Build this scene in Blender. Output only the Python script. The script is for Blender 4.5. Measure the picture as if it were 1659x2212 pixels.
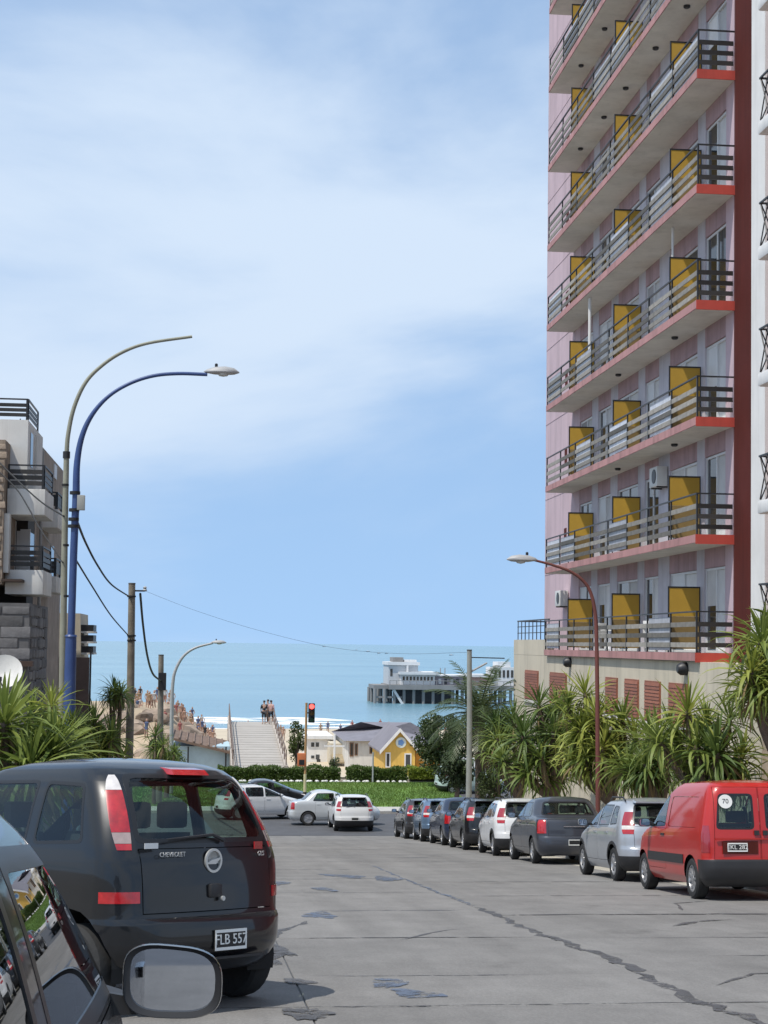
import bpy, bmesh, math, random
from mathutils import Vector, Matrix, Euler
RAD = math.radians
for o in list(bpy.data.objects): bpy.data.objects.remove(o)
sc = bpy.context.scene
COL = sc.collection

# ------------------------------------------------------------------ camera
CAM_Z = 1.45
YAW, PITCH, ROLL = RAD(6.03), RAD(3.0), RAD(0.76)
FPX = 3499.0                       # focal length in pixels of a 1659 x 2212 picture
SHIFT = 0.0465
f_ = Vector((math.sin(YAW) * math.cos(PITCH), math.cos(YAW) * math.cos(PITCH), math.sin(PITCH)))
r0_ = Vector((math.cos(YAW), -math.sin(YAW), 0))
u0_ = r0_.cross(f_)
r_ = r0_ * math.cos(ROLL) + u0_ * math.sin(ROLL)
u_ = u0_ * math.cos(ROLL) - r0_ * math.sin(ROLL)
cd = bpy.data.cameras.new('camera')
cam = bpy.data.objects.new('camera', cd); COL.objects.link(cam)
cd.sensor_fit = 'VERTICAL'; cd.sensor_height = 36.0; cd.sensor_width = 27.0
cd.lens = 36.0 * FPX / 2212.0
cd.shift_y = SHIFT
cd.clip_start = 0.05; cd.clip_end = 90000
cam.matrix_world = Matrix(((r_.x, u_.x, -f_.x, 0), (r_.y, u_.y, -f_.y, 0), (r_.z, u_.z, -f_.z, CAM_Z), (0, 0, 0, 1)))
sc.camera = cam

# ------------------------------------------------------------------ light
SUN_EL, SUN_AZ = RAD(62), RAD(-124)       # azimuth from +Y towards +X: behind the camera, to the left
w = bpy.data.worlds.new('World'); sc.world = w; w.use_nodes = True
nt = w.node_tree; N = nt.nodes; L = nt.links; N.clear()
out = N.new('ShaderNodeOutputWorld'); bg = N.new('ShaderNodeBackground')
sky = N.new('ShaderNodeTexSky'); sky.sky_type = 'NISHITA'; sky.sun_disc = False
sky.sun_elevation = SUN_EL; sky.sun_rotation = SUN_AZ
sky.altitude = 0; sky.air_density = 1.0; sky.dust_density = 0.3; sky.ozone_density = 2.0
tc = N.new('ShaderNodeTexCoord')
# the sky is read a little higher up than the horizon everywhere, so that it stays blue down to the sea
va = N.new('ShaderNodeVectorMath'); va.operation = 'MULTIPLY_ADD'; va.inputs[1].default_value = (1, 1, 0.5); va.inputs[2].default_value = (0, 0, 0.28)
L.new(tc.outputs['Generated'], va.inputs[0]); L.new(va.outputs[0], sky.inputs['Vector'])
mp = N.new('ShaderNodeMapping')
mp.inputs['Scale'].default_value = (1.0, 1.0, 2.6); mp.inputs['Rotation'].default_value = (0.2, 0.35, 0.3)
mp.inputs['Location'].default_value = (5.37, 0, 0); L.new(tc.outputs['Generated'], mp.inputs['Vector'])
n1 = N.new('ShaderNodeTexNoise'); n1.inputs['Scale'].default_value = 2.3; n1.inputs['Detail'].default_value = 9
n1.inputs['Roughness'].default_value = 0.52; n1.inputs['Distortion'].default_value = 0.35
L.new(mp.outputs[0], n1.inputs['Vector'])
mr = N.new('ShaderNodeMapRange'); mr.interpolation_type = 'SMOOTHSTEP'
mr.inputs['From Min'].default_value = 0.33; mr.inputs['From Max'].default_value = 0.64
mr.inputs['To Min'].default_value = 0.22; mr.inputs['To Max'].default_value = 1.0
L.new(n1.outputs['Fac'], mr.inputs['Value'])
mx = N.new('ShaderNodeMixRGB'); mx.inputs['Color2'].default_value = (3.85, 4.6, 5.6, 1)      # thin high cloud
tn = N.new('ShaderNodeVectorMath'); tn.operation = 'MULTIPLY'; tn.inputs[1].default_value = (1.05, 1.18, 1.18); L.new(sky.outputs[0], tn.inputs[0])
L.new(mr.outputs[0], mx.inputs['Fac']); L.new(tn.outputs[0], mx.inputs['Color1'])
bg.inputs['Strength'].default_value = 0.15
L.new(mx.outputs[0], bg.inputs['Color']); L.new(bg.outputs[0], out.inputs[0])
sd = bpy.data.lights.new('sun', 'SUN'); sd.energy = 3.5; sd.angle = RAD(0.53); sd.color = (1.0, 0.95, 0.87)
sun = bpy.data.objects.new('sun', sd); COL.objects.link(sun)
sun_dir = Vector((math.sin(SUN_AZ) * math.cos(SUN_EL), math.cos(SUN_AZ) * math.cos(SUN_EL), math.sin(SUN_EL)))
sun.rotation_euler = sun_dir.to_track_quat('Z', 'Y').to_euler(); sun.location = sun_dir * 60
vs = sc.view_settings; vs.view_transform = 'Standard'; vs.look = 'None'; vs.gamma = 1.0; vs.exposure = 0.22
vs.use_curve_mapping = False

# ------------------------------------------------------------------ helpers
def ray(u, v):
    """Direction through a pixel of the 1659 x 2212 picture."""
    return f_ + r_ * ((u - 829.5) / FPX) + u_ * ((1106.0 + SHIFT * 2212.0 - v) / FPX)
C0 = Vector((0, 0, CAM_Z))
def at(u, v, Y=None, X=None):
    d = ray(u, v)
    t = (Y / d.y) if Y is not None else (X / d.x)
    return C0 + d * t

PROFILE = [(-80, 7.656), (61, -5.838), (64, -6.11), (67, -6.31), (72, -6.56), (80, -6.88), (84, -6.87), (88, -6.78), (93, -6.66),
           (99, -6.75), (104, -7.05), (112, -7.6), (125, -8.9), (145, -9.4), (175, -9.75), (215, -10.2), (245, -11.0), (330, -16), (700, -40)]
def gz(y):
    if y <= PROFILE[0][0]: return PROFILE[0][1]
    for (a, za), (b, zb) in zip(PROFILE, PROFILE[1:]):
        if y <= b: return za + (zb - za) * (y - a) / (b - a)
    return PROFILE[-1][1]
SLOPE = math.atan(0.0957)

class MB:
    def __init__(s): s.v = []; s.f = []
    def add(s, vs, fs):
        k = len(s.v); s.v.extend([tuple(p) for p in vs]); s.f.extend([tuple(i + k for i in q) for q in fs]); return s
    def box(s, x0, y0, z0, x1, y1, z1):
        return s.add([(x0, y0, z0), (x1, y0, z0), (x1, y1, z0), (x0, y1, z0), (x0, y0, z1), (x1, y0, z1), (x1, y1, z1), (x0, y1, z1)],
                     [(0, 3, 2, 1), (4, 5, 6, 7), (0, 1, 5, 4), (1, 2, 6, 5), (2, 3, 7, 6), (3, 0, 4, 7)])
    def hexa(s, b, t):                      # 4 bottom points (ccw from above), 4 top points
        return s.add(list(b) + list(t), [(3, 2, 1, 0), (4, 5, 6, 7), (0, 1, 5, 4), (1, 2, 6, 5), (2, 3, 7, 6), (3, 0, 4, 7)])
    def tube(s, pts, rad, n=8, cap=True):
        pts = [Vector(p) for p in pts]
        if not hasattr(rad, '__len__'): rad = [rad] * len(pts)
        rings = []; up = None
        for i, p in enumerate(pts):
            d = (pts[min(i + 1, len(pts) - 1)] - pts[max(i - 1, 0)]).normalized()
            if up is None:
                up = Vector((0, 0, 1)) if abs(d.z) < 0.9 else Vector((1, 0, 0))
            a = (up - d * up.dot(d)).normalized(); b = d.cross(a); up = a
            rings.append([p + (a * math.cos(6.28318 * k / n) + b * math.sin(6.28318 * k / n)) * rad[i] for k in range(n)])
        vs = [q for r in rings for q in r]; fs = []
        for i in range(len(pts) - 1):
            for k in range(n):
                k2 = (k + 1) % n
                fs.append((i * n + k, i * n + k2, (i + 1) * n + k2, (i + 1) * n + k))
        if cap:
            fs.append(tuple(reversed(range(n)))); fs.append(tuple((len(pts) - 1) * n + k for k in range(n)))
        return s.add(vs, fs)
    def lathe(s, prof, n=24, M=None):       # prof: (radius, height) about local z
        vs = []; fs = []
        for (r, h) in prof:
            for k in range(n):
                a = 6.283185 * k / n; vs.append(Vector((r * math.cos(a), r * math.sin(a), h)))
        if M is not None: vs = [M @ p for p in vs]
        for i in range(len(prof) - 1):
            for k in range(n):
                k2 = (k + 1) % n
                fs.append((i * n + k, i * n + k2, (i + 1) * n + k2, (i + 1) * n + k))
        if prof[0][0] > 1e-5: fs.append(tuple(reversed(range(n))))
        if prof[-1][0] > 1e-5: fs.append(tuple((len(prof) - 1) * n + k for k in range(n)))
        return s.add(vs, fs)
    def mesh(s, name, mat=None, smooth=False, ang=40):
        me = bpy.data.meshes.new(name); me.from_pydata(s.v, [], s.f)
        if mat: me.materials.append(mat)
        if smooth:
            me.shade_smooth(); me.set_sharp_from_angle(angle=RAD(ang))
        me.update(); return me
    def build(s, name, mat=None, parent=None, smooth=False, ang=40, bevel=0):
        """World-space points; parent is an unrotated Empty or None."""
        me = s.mesh(name, mat, smooth, ang)
        if bevel: bevel_mesh(me, bevel)
        o = bpy.data.objects.new(name, me); COL.objects.link(o)
        if parent is not None: o.parent = parent
        return o
def bevel_mesh(me, wd):
    bm = bmesh.new(); bm.from_mesh(me)
    bmesh.ops.bevel(bm, geom=[e for e in bm.edges if e.calc_face_angle(0) > 0.6], offset=wd, segments=2, affect='EDGES', profile=0.6)
    bm.to_mesh(me); bm.free(); me.shade_smooth(); me.set_sharp_from_angle(angle=RAD(50))
def link(name, me, parent=None, loc=(0, 0, 0), rot=None):
    o = bpy.data.objects.new(name, me); COL.objects.link(o); o.location = loc
    if rot is not None: o.rotation_euler = rot
    if parent is not None: o.parent = parent
    return o
def empty(name, loc, rot=(0, 0, 0)):
    o = bpy.data.objects.new(name, None); COL.objects.link(o); o.location = loc; o.rotation_euler = rot
    o.empty_display_size = 0.2
    return o
def tag(o, label=None, cat=None, group=None, kind=None):
    if label: o['label'] = label
    if cat: o['category'] = cat
    if group: o['group'] = group
    if kind: o['kind'] = kind
    return o
class Thing:
    """An Empty at a thing's base; parts are written in world coordinates and moved into its frame."""
    def __init__(s, name, loc, label, cat, group=None):
        s.loc = Vector(loc); s.o = empty(name, s.loc); tag(s.o, label, cat, group)
    def part(s, name, mb, mat, smooth=False, parent=None, bevel=0, ang=40):
        if parent is None:
            mb.v = [(p[0] - s.loc.x, p[1] - s.loc.y, p[2] - s.loc.z) for p in mb.v]
            return mb.build(name, mat, s.o, smooth, ang, bevel)
        off = s.loc
        mb.v = [(p[0] - off.x, p[1] - off.y, p[2] - off.z) for p in mb.v]
        return mb.build(name, mat, parent, smooth, ang, bevel)
    def box(s, name, mat, x0, y0, z0, x1, y1, z1, parent=None, bevel=0):
        return s.part(name, MB().box(x0, y0, z0, x1, y1, z1), mat, False, parent, bevel)

# ------------------------------------------------------------------ materials
MATS = {}
def mat(name, col, rough=0.6, metal=0.0, var=0.12, scale=2.0, bump=0.0, bscale=30.0, rnd=0.0, spec=0.5, coat=0.0, dirt=0.0, dirtcol=(0.1, 0.09, 0.08), detail=6, streak=0.0):
    if name in MATS: return MATS[name]
    m = bpy.data.materials.new(name); m.use_nodes = True; MATS[name] = m
    nt = m.node_tree; N = nt.nodes; L = nt.links; b = N['Principled BSDF']
    b.inputs['Roughness'].default_value = rough; b.inputs['Metallic'].default_value = metal
    b.inputs['Specular IOR Level'].default_value = spec; b.inputs['Coat Weight'].default_value = coat
    b.inputs['Coat Roughness'].default_value = 0.04
    tc = N.new('ShaderNodeTexCoord'); co = tc.outputs['Object']
    nz = N.new('ShaderNodeTexNoise'); nz.inputs['Scale'].default_value = scale; nz.inputs['Detail'].default_value = detail
    nz.inputs['Roughness'].default_value = 0.62; L.new(co, nz.inputs['Vector'])
    rmp = N.new('ShaderNodeMapRange'); rmp.inputs['From Min'].default_value = 0.25; rmp.inputs['From Max'].default_value = 0.75
    rmp.inputs['To Min'].default_value = 1 - var; rmp.inputs['To Max'].default_value = 1 + var
    L.new(nz.outputs['Fac'], rmp.inputs['Value'])
    src = rmp.outputs[0]
    if rnd:
        oi = N.new('ShaderNodeObjectInfo'); r2 = N.new('ShaderNodeMapRange')
        r2.inputs['To Min'].default_value = 1 - rnd; r2.inputs['To Max'].default_value = 1 + rnd
        L.new(oi.outputs['Random'], r2.inputs['Value'])
        mu = N.new('ShaderNodeMath'); mu.operation = 'MULTIPLY'; L.new(src, mu.inputs[0]); L.new(r2.outputs[0], mu.inputs[1]); src = mu.outputs[0]
    vm = N.new('ShaderNodeVectorMath'); vm.operation = 'SCALE'; vm.inputs[0].default_value = col[:3]
    L.new(src, vm.inputs['Scale']); colout = vm.outputs[0]
    if dirt:
        nd = N.new('ShaderNodeTexNoise'); nd.inputs['Scale'].default_value = scale * 0.4; nd.inputs['Detail'].default_value = 8
        nd.inputs['Roughness'].default_value = 0.7; L.new(co, nd.inputs['Vector'])
        rd = N.new('ShaderNodeMapRange'); rd.inputs['From Min'].default_value = 0.5; rd.inputs['From Max'].default_value = 0.75
        rd.inputs['To Max'].default_value = dirt; L.new(nd.outputs['Fac'], rd.inputs['Value'])
        mx = N.new('ShaderNodeMixRGB'); mx.inputs['Color2'].default_value = (*dirtcol, 1)
        L.new(rd.outputs[0], mx.inputs['Fac']); L.new(colout, mx.inputs['Color1']); colout = mx.outputs[0]
    if streak:                                   # rain marks running down the wall
        ge = N.new('ShaderNodeNewGeometry'); ma = N.new('ShaderNodeMapping'); ma.inputs['Scale'].default_value = (2.2, 2.2, 0.16); L.new(ge.outputs['Position'], ma.inputs[0])
        ns = N.new('ShaderNodeTexNoise'); ns.inputs['Scale'].default_value = 1.0; ns.inputs['Detail'].default_value = 8; ns.inputs['Roughness'].default_value = 0.65; L.new(ma.outputs[0], ns.inputs['Vector'])
        rs_ = N.new('ShaderNodeMapRange'); rs_.inputs['From Min'].default_value = 0.47; rs_.inputs['From Max'].default_value = 0.72; rs_.inputs['To Min'].default_value = 1.0; rs_.inputs['To Max'].default_value = 1 - streak; L.new(ns.outputs['Fac'], rs_.inputs['Value'])
        vs_ = N.new('ShaderNodeVectorMath'); vs_.operation = 'SCALE'; L.new(colout, vs_.inputs[0]); L.new(rs_.outputs[0], vs_.inputs['Scale']); colout = vs_.outputs[0]
    L.new(colout, b.inputs['Base Color'])
    if bump:
        nb = N.new('ShaderNodeTexNoise'); nb.inputs['Scale'].default_value = bscale; nb.inputs['Detail'].default_value = 5; L.new(co, nb.inputs['Vector'])
        bp = N.new('ShaderNodeBump'); bp.inputs['Strength'].default_value = bump; bp.inputs['Distance'].default_value = 0.02
        L.new(nb.outputs['Fac'], bp.inputs['Height']); L.new(bp.outputs[0], b.inputs['Normal'])
    return m
def leafmat(name, c1, c2, rnd=0.35, rough=0.45, trans=0.35, scale=1.2):
    """Foliage: two tones by object and by place, some light passing through."""
    if name in MATS: return MATS[name]
    m = bpy.data.materials.new(name); m.use_nodes = True; MATS[name] = m
    nt = m.node_tree; N = nt.nodes; L = nt.links; b = N['Principled BSDF']; b.inputs['Roughness'].default_value = rough
    tc = N.new('ShaderNodeTexCoord'); geo = N.new('ShaderNodeNewGeometry')
    nz = N.new('ShaderNodeTexNoise'); nz.inputs['Scale'].default_value = scale; nz.inputs['Detail'].default_value = 3; L.new(geo.outputs['Position'], nz.inputs['Vector'])
    oi = N.new('ShaderNodeObjectInfo')
    a = N.new('ShaderNodeMath'); a.operation = 'MULTIPLY_ADD'; a.inputs[1].default_value = rnd; L.new(oi.outputs['Random'], a.inputs[0])
    isl = N.new('ShaderNodeMath'); isl.operation = 'MULTIPLY_ADD'; isl.inputs[1].default_value = rnd; L.new(geo.outputs['Random Per Island'], isl.inputs[0])
    L.new(nz.outputs['Fac'], isl.inputs[2]); L.new(isl.outputs[0], a.inputs[2])
    mr = N.new('ShaderNodeMapRange'); mr.inputs['From Min'].default_value = 0.3; mr.inputs['From Max'].default_value = 0.7 + 2 * rnd; L.new(a.outputs[0], mr.inputs['Value'])
    mx = N.new('ShaderNodeMixRGB'); mx.inputs['Color1'].default_value = (*c1, 1); mx.inputs['Color2'].default_value = (*c2, 1)
    L.new(mr.outputs[0], mx.inputs['Fac']); L.new(mx.outputs[0], b.inputs['Base Color'])
    tr = N.new('ShaderNodeBsdfTranslucent'); L.new(mx.outputs[0], tr.inputs['Color'])
    ms = N.new('ShaderNodeMixShader'); ms.inputs[0].default_value = trans
    L.new(b.outputs[0], ms.inputs[1]); L.new(tr.outputs[0], ms.inputs[2]); L.new(ms.outputs[0], N['Material Output'].inputs[0])
    return m
def glassmat(name, tint=(0.3, 0.36, 0.34), bias=0.06, rough=0.01, mul=0.95):
    if name in MATS: return MATS[name]
    m = bpy.data.materials.new(name); m.use_nodes = True; MATS[name] = m
    nt = m.node_tree; N = nt.nodes; L = nt.links; N.remove(N['Principled BSDF'])
    t = N.new('ShaderNodeBsdfTransparent'); t.inputs[0].default_value = (*tint, 1)
    g = N.new('ShaderNodeBsdfGlossy'); g.inputs['Roughness'].default_value = rough; g.inputs['Color'].default_value = (0.95, 0.97, 1, 1)
    lw = N.new('ShaderNodeLayerWeight'); lw.inputs[0].default_value = 0.5; fr = N.new('ShaderNodeMath'); fr.operation = 'POWER'; fr.inputs[1].default_value = 4.5; L.new(lw.outputs['Facing'], fr.inputs[0])
    a = N.new('ShaderNodeMath'); a.operation = 'MULTIPLY_ADD'; a.inputs[1].default_value = mul; a.inputs[2].default_value = bias; a.use_clamp = True
    L.new(fr.outputs[0], a.inputs[0])
    ms = N.new('ShaderNodeMixShader'); L.new(a.outputs[0], ms.inputs[0]); L.new(t.outputs[0], ms.inputs[1]); L.new(g.outputs[0], ms.inputs[2])
    L.new(ms.outputs[0], N['Material Output'].inputs[0])
    return m
def raggedmat(name, col, lo=0.44, hi=0.52, rough=0.65):
    """Tar with worn, broken coverage: the surface below shows through the gaps."""
    m = mat(name, col, rough, var=0.35, scale=4.0, bump=0.2); nt = m.node_tree; N = nt.nodes; L = nt.links; b = N['Principled BSDF']
    ge = N.new('ShaderNodeNewGeometry'); n = N.new('ShaderNodeTexNoise'); n.inputs['Scale'].default_value = 7.0; n.inputs['Detail'].default_value = 8; n.inputs['Roughness'].default_value = 0.75; L.new(ge.outputs['Position'], n.inputs['Vector'])
    r = N.new('ShaderNodeMapRange'); r.inputs['From Min'].default_value = lo; r.inputs['From Max'].default_value = hi; r.inputs['To Max'].default_value = 0.92; L.new(n.outputs['Fac'], r.inputs['Value'])
    t = N.new('ShaderNodeBsdfTransparent'); ms = N.new('ShaderNodeMixShader'); L.new(r.outputs[0], ms.inputs[0]); L.new(t.outputs[0], ms.inputs[1]); L.new(b.outputs[0], ms.inputs[2]); L.new(ms.outputs[0], N['Material Output'].inputs[0])
    return m
def emit(name, col, s):
    if name in MATS: return MATS[name]
    m = bpy.data.materials.new(name); m.use_nodes = True; MATS[name] = m
    b = m.node_tree.nodes['Principled BSDF']; b.inputs['Base Color'].default_value = (*col, 1)
    b.inputs['Emission Color'].default_value = (*col, 1); b.inputs['Emission Strength'].default_value = s
    return m
def text_mesh(txt, size, mt, depth=0.002, name='lettering', align='CENTER'):
    c = bpy.data.curves.new('t', 'FONT'); c.body = txt; c.size = size; c.extrude = depth; c.align_x = align; c.align_y = 'CENTER'; c.resolution_u = 3
    o = bpy.data.objects.new('t', c); COL.objects.link(o)
    dg = bpy.context.evaluated_depsgraph_get(); me = bpy.data.meshes.new_from_object(o.evaluated_get(dg)); me.name = name
    bpy.data.objects.remove(o); bpy.data.curves.remove(c)
    me.materials.clear(); me.materials.append(mt); return me
# ------------------------------------------------------------------ the setting
rng = random.Random(11)
def road_mat():
    m = bpy.data.materials.new('road_concrete'); m.use_nodes = True; nt = m.node_tree; N = nt.nodes; L = nt.links; b = N['Principled BSDF']; b.inputs['Roughness'].default_value = 0.88; b.inputs['Specular IOR Level'].default_value = 0.3
    ge = N.new('ShaderNodeNewGeometry'); oi = N.new('ShaderNodeObjectInfo')
    def noise(scale, lo, hi, a=0.3, c=0.7, det=8, rough=0.65):
        ma = N.new('ShaderNodeMapping'); ma.inputs['Scale'].default_value = scale; L.new(ge.outputs['Position'], ma.inputs[0])
        n = N.new('ShaderNodeTexNoise'); n.inputs['Scale'].default_value = 1; n.inputs['Detail'].default_value = det; n.inputs['Roughness'].default_value = rough; L.new(ma.outputs[0], n.inputs['Vector'])
        r = N.new('ShaderNodeMapRange'); r.inputs['From Min'].default_value = a; r.inputs['From Max'].default_value = c; r.inputs['To Min'].default_value = lo; r.inputs['To Max'].default_value = hi; L.new(n.outputs['Fac'], r.inputs['Value']); return r.outputs[0]
    fs = [noise((0.35, 0.35, 0.35), 0.86, 1.10), noise((2.2, 1.4, 1.4), 0.88, 1.10), noise((1.6, 0.07, 0.07), 0.84, 1.08), noise((45, 30, 30), 0.86, 1.14, det=4), noise((0.9, 0.7, 0.7), 1.0, 0.70, 0.60, 0.74)]
    rr = N.new('ShaderNodeMapRange'); rr.inputs['To Min'].default_value = 0.95; rr.inputs['To Max'].default_value = 1.05; L.new(oi.outputs['Random'], rr.inputs['Value']); src = rr.outputs[0]
    for f in fs:
        mu = N.new('ShaderNodeMath'); mu.operation = 'MULTIPLY'; L.new(src, mu.inputs[0]); L.new(f, mu.inputs[1]); src = mu.outputs[0]
    vm = N.new('ShaderNodeVectorMath'); vm.operation = 'SCALE'; vm.inputs[0].default_value = (0.205, 0.197, 0.187); L.new(src, vm.inputs['Scale']); L.new(vm.outputs[0], b.inputs['Base Color'])
    ma = N.new('ShaderNodeMapping'); ma.inputs['Scale'].default_value = (60, 60, 60); L.new(ge.outputs['Position'], ma.inputs[0]); nb = N.new('ShaderNodeTexNoise'); nb.inputs['Scale'].default_value = 1; nb.inputs['Detail'].default_value = 4; L.new(ma.outputs[0], nb.inputs['Vector'])
    bp = N.new('ShaderNodeBump'); bp.inputs['Strength'].default_value = 0.5; bp.inputs['Distance'].default_value = 0.012; L.new(nb.outputs['Fac'], bp.inputs['Height']); L.new(bp.outputs[0], b.inputs['Normal'])
    return m
M_conc = road_mat()
M_gutter = mat('gutter_concrete', (0.40, 0.37, 0.31), 0.85, var=0.2, scale=1.2, bump=0.3, rnd=0.1, dirt=0.5, dirtcol=(0.25, 0.22, 0.18))
M_tar = mat('road_tar', (0.065, 0.066, 0.072), 0.55, var=0.3, scale=3, bump=0.2)
M_tarblue = raggedmat('tar_sky_tint', (0.105, 0.13, 0.18), 0.43, 0.54)  # worn tar, with the sky's reflection put into its colour as blue
M_seal = raggedmat('crack_seal', (0.085, 0.083, 0.086), 0.40, 0.50)
M_asph = mat('asphalt', (0.075, 0.075, 0.08), 0.8, var=0.25, scale=1.2, bump=0.3)
M_walk = mat('sidewalk_tiles', (0.30, 0.285, 0.26), 0.85, var=0.2, scale=2.0, bump=0.3, dirt=0.4)
M_kerb = mat('kerb_stone', (0.38, 0.36, 0.33), 0.85, var=0.2, scale=2, bump=0.3, dirt=0.4)
M_soil = mat('soil', (0.20, 0.165, 0.12), 0.95, var=0.3, scale=0.6, bump=0.4)
M_sand = mat('sand', (0.50, 0.42, 0.31), 0.95, var=0.12, scale=0.3, bump=0.3, bscale=6)
M_lawn = mat('lawn', (0.11, 0.20, 0.035), 0.9, var=0.4, scale=0.5, dirt=0.5, dirtcol=(0.16, 0.17, 0.05), bump=0.5, bscale=25)

def sheet(name, m, x0, x1, y0, y1, dz, step=4.0, thick=0.0):
    mb = MB(); ys = [y0]
    ks = sorted(set([p[0] for p in PROFILE if y0 < p[0] < y1] + [y0 + step * i for i in range(1, int((y1 - y0) / step) + 1) if y0 + step * i < y1]))
    ys += ks + [y1]
    for a, b in zip(ys, ys[1:]):
        za, zb = gz(a) + dz, gz(b) + dz
        mb.add([(x0, a, za), (x1, a, za), (x1, b, zb), (x0, b, zb)], [(0, 1, 2, 3)])
    o = mb.build(name, m)
    if thick:
        md = o.modifiers.new('t', 'SOLIDIFY'); md.thickness = thick; md.offset = -1
    return o
tag(sheet('ground', M_soil, -500, 500, -80, 700, -0.09, 20), kind='structure')
tag(sheet('beach', M_sand, -380, 380, 103, 330, 0.0, 20), kind='structure')
road = tag(sheet('road', M_tar, -3.0, 9.0, -40, 64.6, -0.014, 8), kind='structure')
def slab(x0, x1, y0, y1, m, name='slab', h=0.10):
    g = 0.005; x0 += g; x1 -= g; y0 += g; y1 -= g; dz = rng.uniform(-0.004, 0.003)
    xm, ym, zm = (x0 + x1) / 2, (y0 + y1) / 2, gz((y0 + y1) / 2)
    b = 0.006
    def P(x, y, d): return (x - xm, y - ym, gz(y) + d + dz - zm)
    mb = MB()
    lo = [P(x0, y0, -h), P(x1, y0, -h), P(x1, y1, -h), P(x0, y1, -h)]
    mi = [P(x0, y0, -b), P(x1, y0, -b), P(x1, y1, -b), P(x0, y1, -b)]
    hi = [P(x0 + b, y0 + b, 0), P(x1 - b, y0 + b, 0), P(x1 - b, y1 - b, 0), P(x0 + b, y1 - b, 0)]
    mb.add(lo + mi + hi, [(3, 2, 1, 0), (8, 9, 10, 11)] + [(i, (i + 1) % 4, 4 + (i + 1) % 4, 4 + i) for i in range(4)] + [(4 + i, 4 + (i + 1) % 4, 8 + (i + 1) % 4, 8 + i) for i in range(4)])
    o = mb.build(name, m, road); o.location = (xm, ym, zm); return o
def joints(near, first, step, end):
    ys = list(near); y = ys[-1]
    while y < end - step: y += step + rng.uniform(-0.15, 0.15); ys.append(y)
    ys.append(end); return ys
JL = joints([-6, -2, 2.2, 6.4, 11.5, 15.8, 19.9], 0, 4.2, 64.4)
JM = joints([-6, -2, 2.2, 6.4, 9.4, 11.5, 13.5, 17.2, 21.4], 0, 4.2, 64.4)
JR = joints([-6, -2, 2.2, 7.3, 11.5, 15.0, 17.0, 20.5], 0, 4.2, 64.4)
for xs, J in (((-3.0, 0.72), JL), ((0.72, 3.63), JM), ((3.63, 8.25), JR)):
    for a, b in zip(J, J[1:]): slab(xs[0], xs[1], a, b, M_conc)
JG = joints([-6, -2, 2, 6, 10], 0, 3.0, 64.4)
for a, b in zip(JG, JG[1:]): slab(8.25, 9.0, a, b, M_gutter, 'gutter_slab')
# tar seals run along the joints, ragged, with branching cracks
def ribbon(name, pts, wf, m, dz=0.004, seed=0):
    r = random.Random(seed); mb = MB(); L_ = []; 
    for i in range(len(pts) - 1):
        (xa, ya), (xb, yb) = pts[i], pts[i + 1]
        n = max(1, int(math.hypot(xb - xa, yb - ya) / 0.22))
        for k in range(n + (i == len(pts) - 2)):
            t = k / n; L_.append((xa + (xb - xa) * t, ya + (yb - ya) * t))
    vs = []
    for i, (x, y) in enumerate(L_):
        a = L_[max(0, i - 1)]; b = L_[min(len(L_) - 1, i + 1)]
        dx, dy = b[0] - a[0], b[1] - a[1]; l = math.hypot(dx, dy) or 1
        e = min(1.0, i / 2.0, (len(L_) - 1 - i) / 2.0) * 0.9 + 0.1
        w1 = wf * e * r.uniform(0.25, 1.5); w2 = wf * e * r.uniform(0.25, 1.5); j = wf * r.uniform(-0.4, 0.4)
        for sgn, ww in ((-1, w1), (1, w2)):
            px, py = x - dy / l * (sgn * ww / 2 + j), y + dx / l * (sgn * ww / 2 + j)
            vs.append((px, py, gz(py) + dz))
    mb.add(vs, [(2 * i, 2 * i + 1, 2 * i + 3, 2 * i + 2) for i in range(len(L_) - 1)])
    return mb.build(name, m, road)
ribbon('tar_seal', [(3.66, -4), (3.6, 6), (3.66, 10), (3.56, 12), (3.7, 14), (3.62, 18), (3.66, 22)], 0.12, M_seal, seed=1)
ribbon('tar_seal', [(3.66, 22.3), (3.62, 30), (3.64, 36)], 0.07, M_tarblue, seed=2)
for i, (y, xa, xb, ww) in enumerate([(11.5, -1.2, 8.2, 0.03), (13.5, 0.75, 2.9, 0.05), (17.2, 0.8, 3.5, 0.04), (21.4, 1.2, 3.6, 0.13), (20.5, 3.7, 8.0, 0.09), (17.0, 4.5, 8.1, 0.06), (15.0, 4.7, 8.2, 0.07),
                                     (25.6, 0.8, 3.6, 0.05), (24.6, 3.7, 8.0, 0.08), (30, -1, 3.6, 0.07), (28.8, 4.4, 8.1, 0.08), (34, 0.8, 3.6, 0.07), (38.2, -2, 7.6, 0.09), (43, 0.6, 7.0, 0.09), (48, -1, 6, 0.1), (54, -1, 7, 0.1)]):
    ribbon('tar_seal', [(xa, y), ((xa + xb) / 2, y + rng.uniform(-.06, .06)), (xb, y + rng.uniform(-.05, .05))], ww, M_seal, 0.005, 20 + i)
ribbon('crack', [(0.5, 13.6), (0.62, 15.0), (0.78, 15.9), (0.62, 16.8), (0.7, 17.6), (1.2, 19.6)], 0.10, M_seal, 0.006, 50)
ribbon('crack', [(4.0, 12.6), (4.6, 13.4), (5.9, 13.6)], 0.05, M_seal, 0.006, 51)
ribbon('crack', [(6.3, 21.2), (6.6, 22.6), (7.3, 23.2)], 0.06, M_seal, 0.006, 52)
ribbon('crack', [(5.4, 18.6), (6.1, 19.4), (6.5, 19.6)], 0.13, M_seal, 0.006, 53)
ribbon('crack', [(2.0, 16.9), (2.7, 18.2), (2.9, 18.3)], 0.05, M_seal, 0.006, 54)
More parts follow.
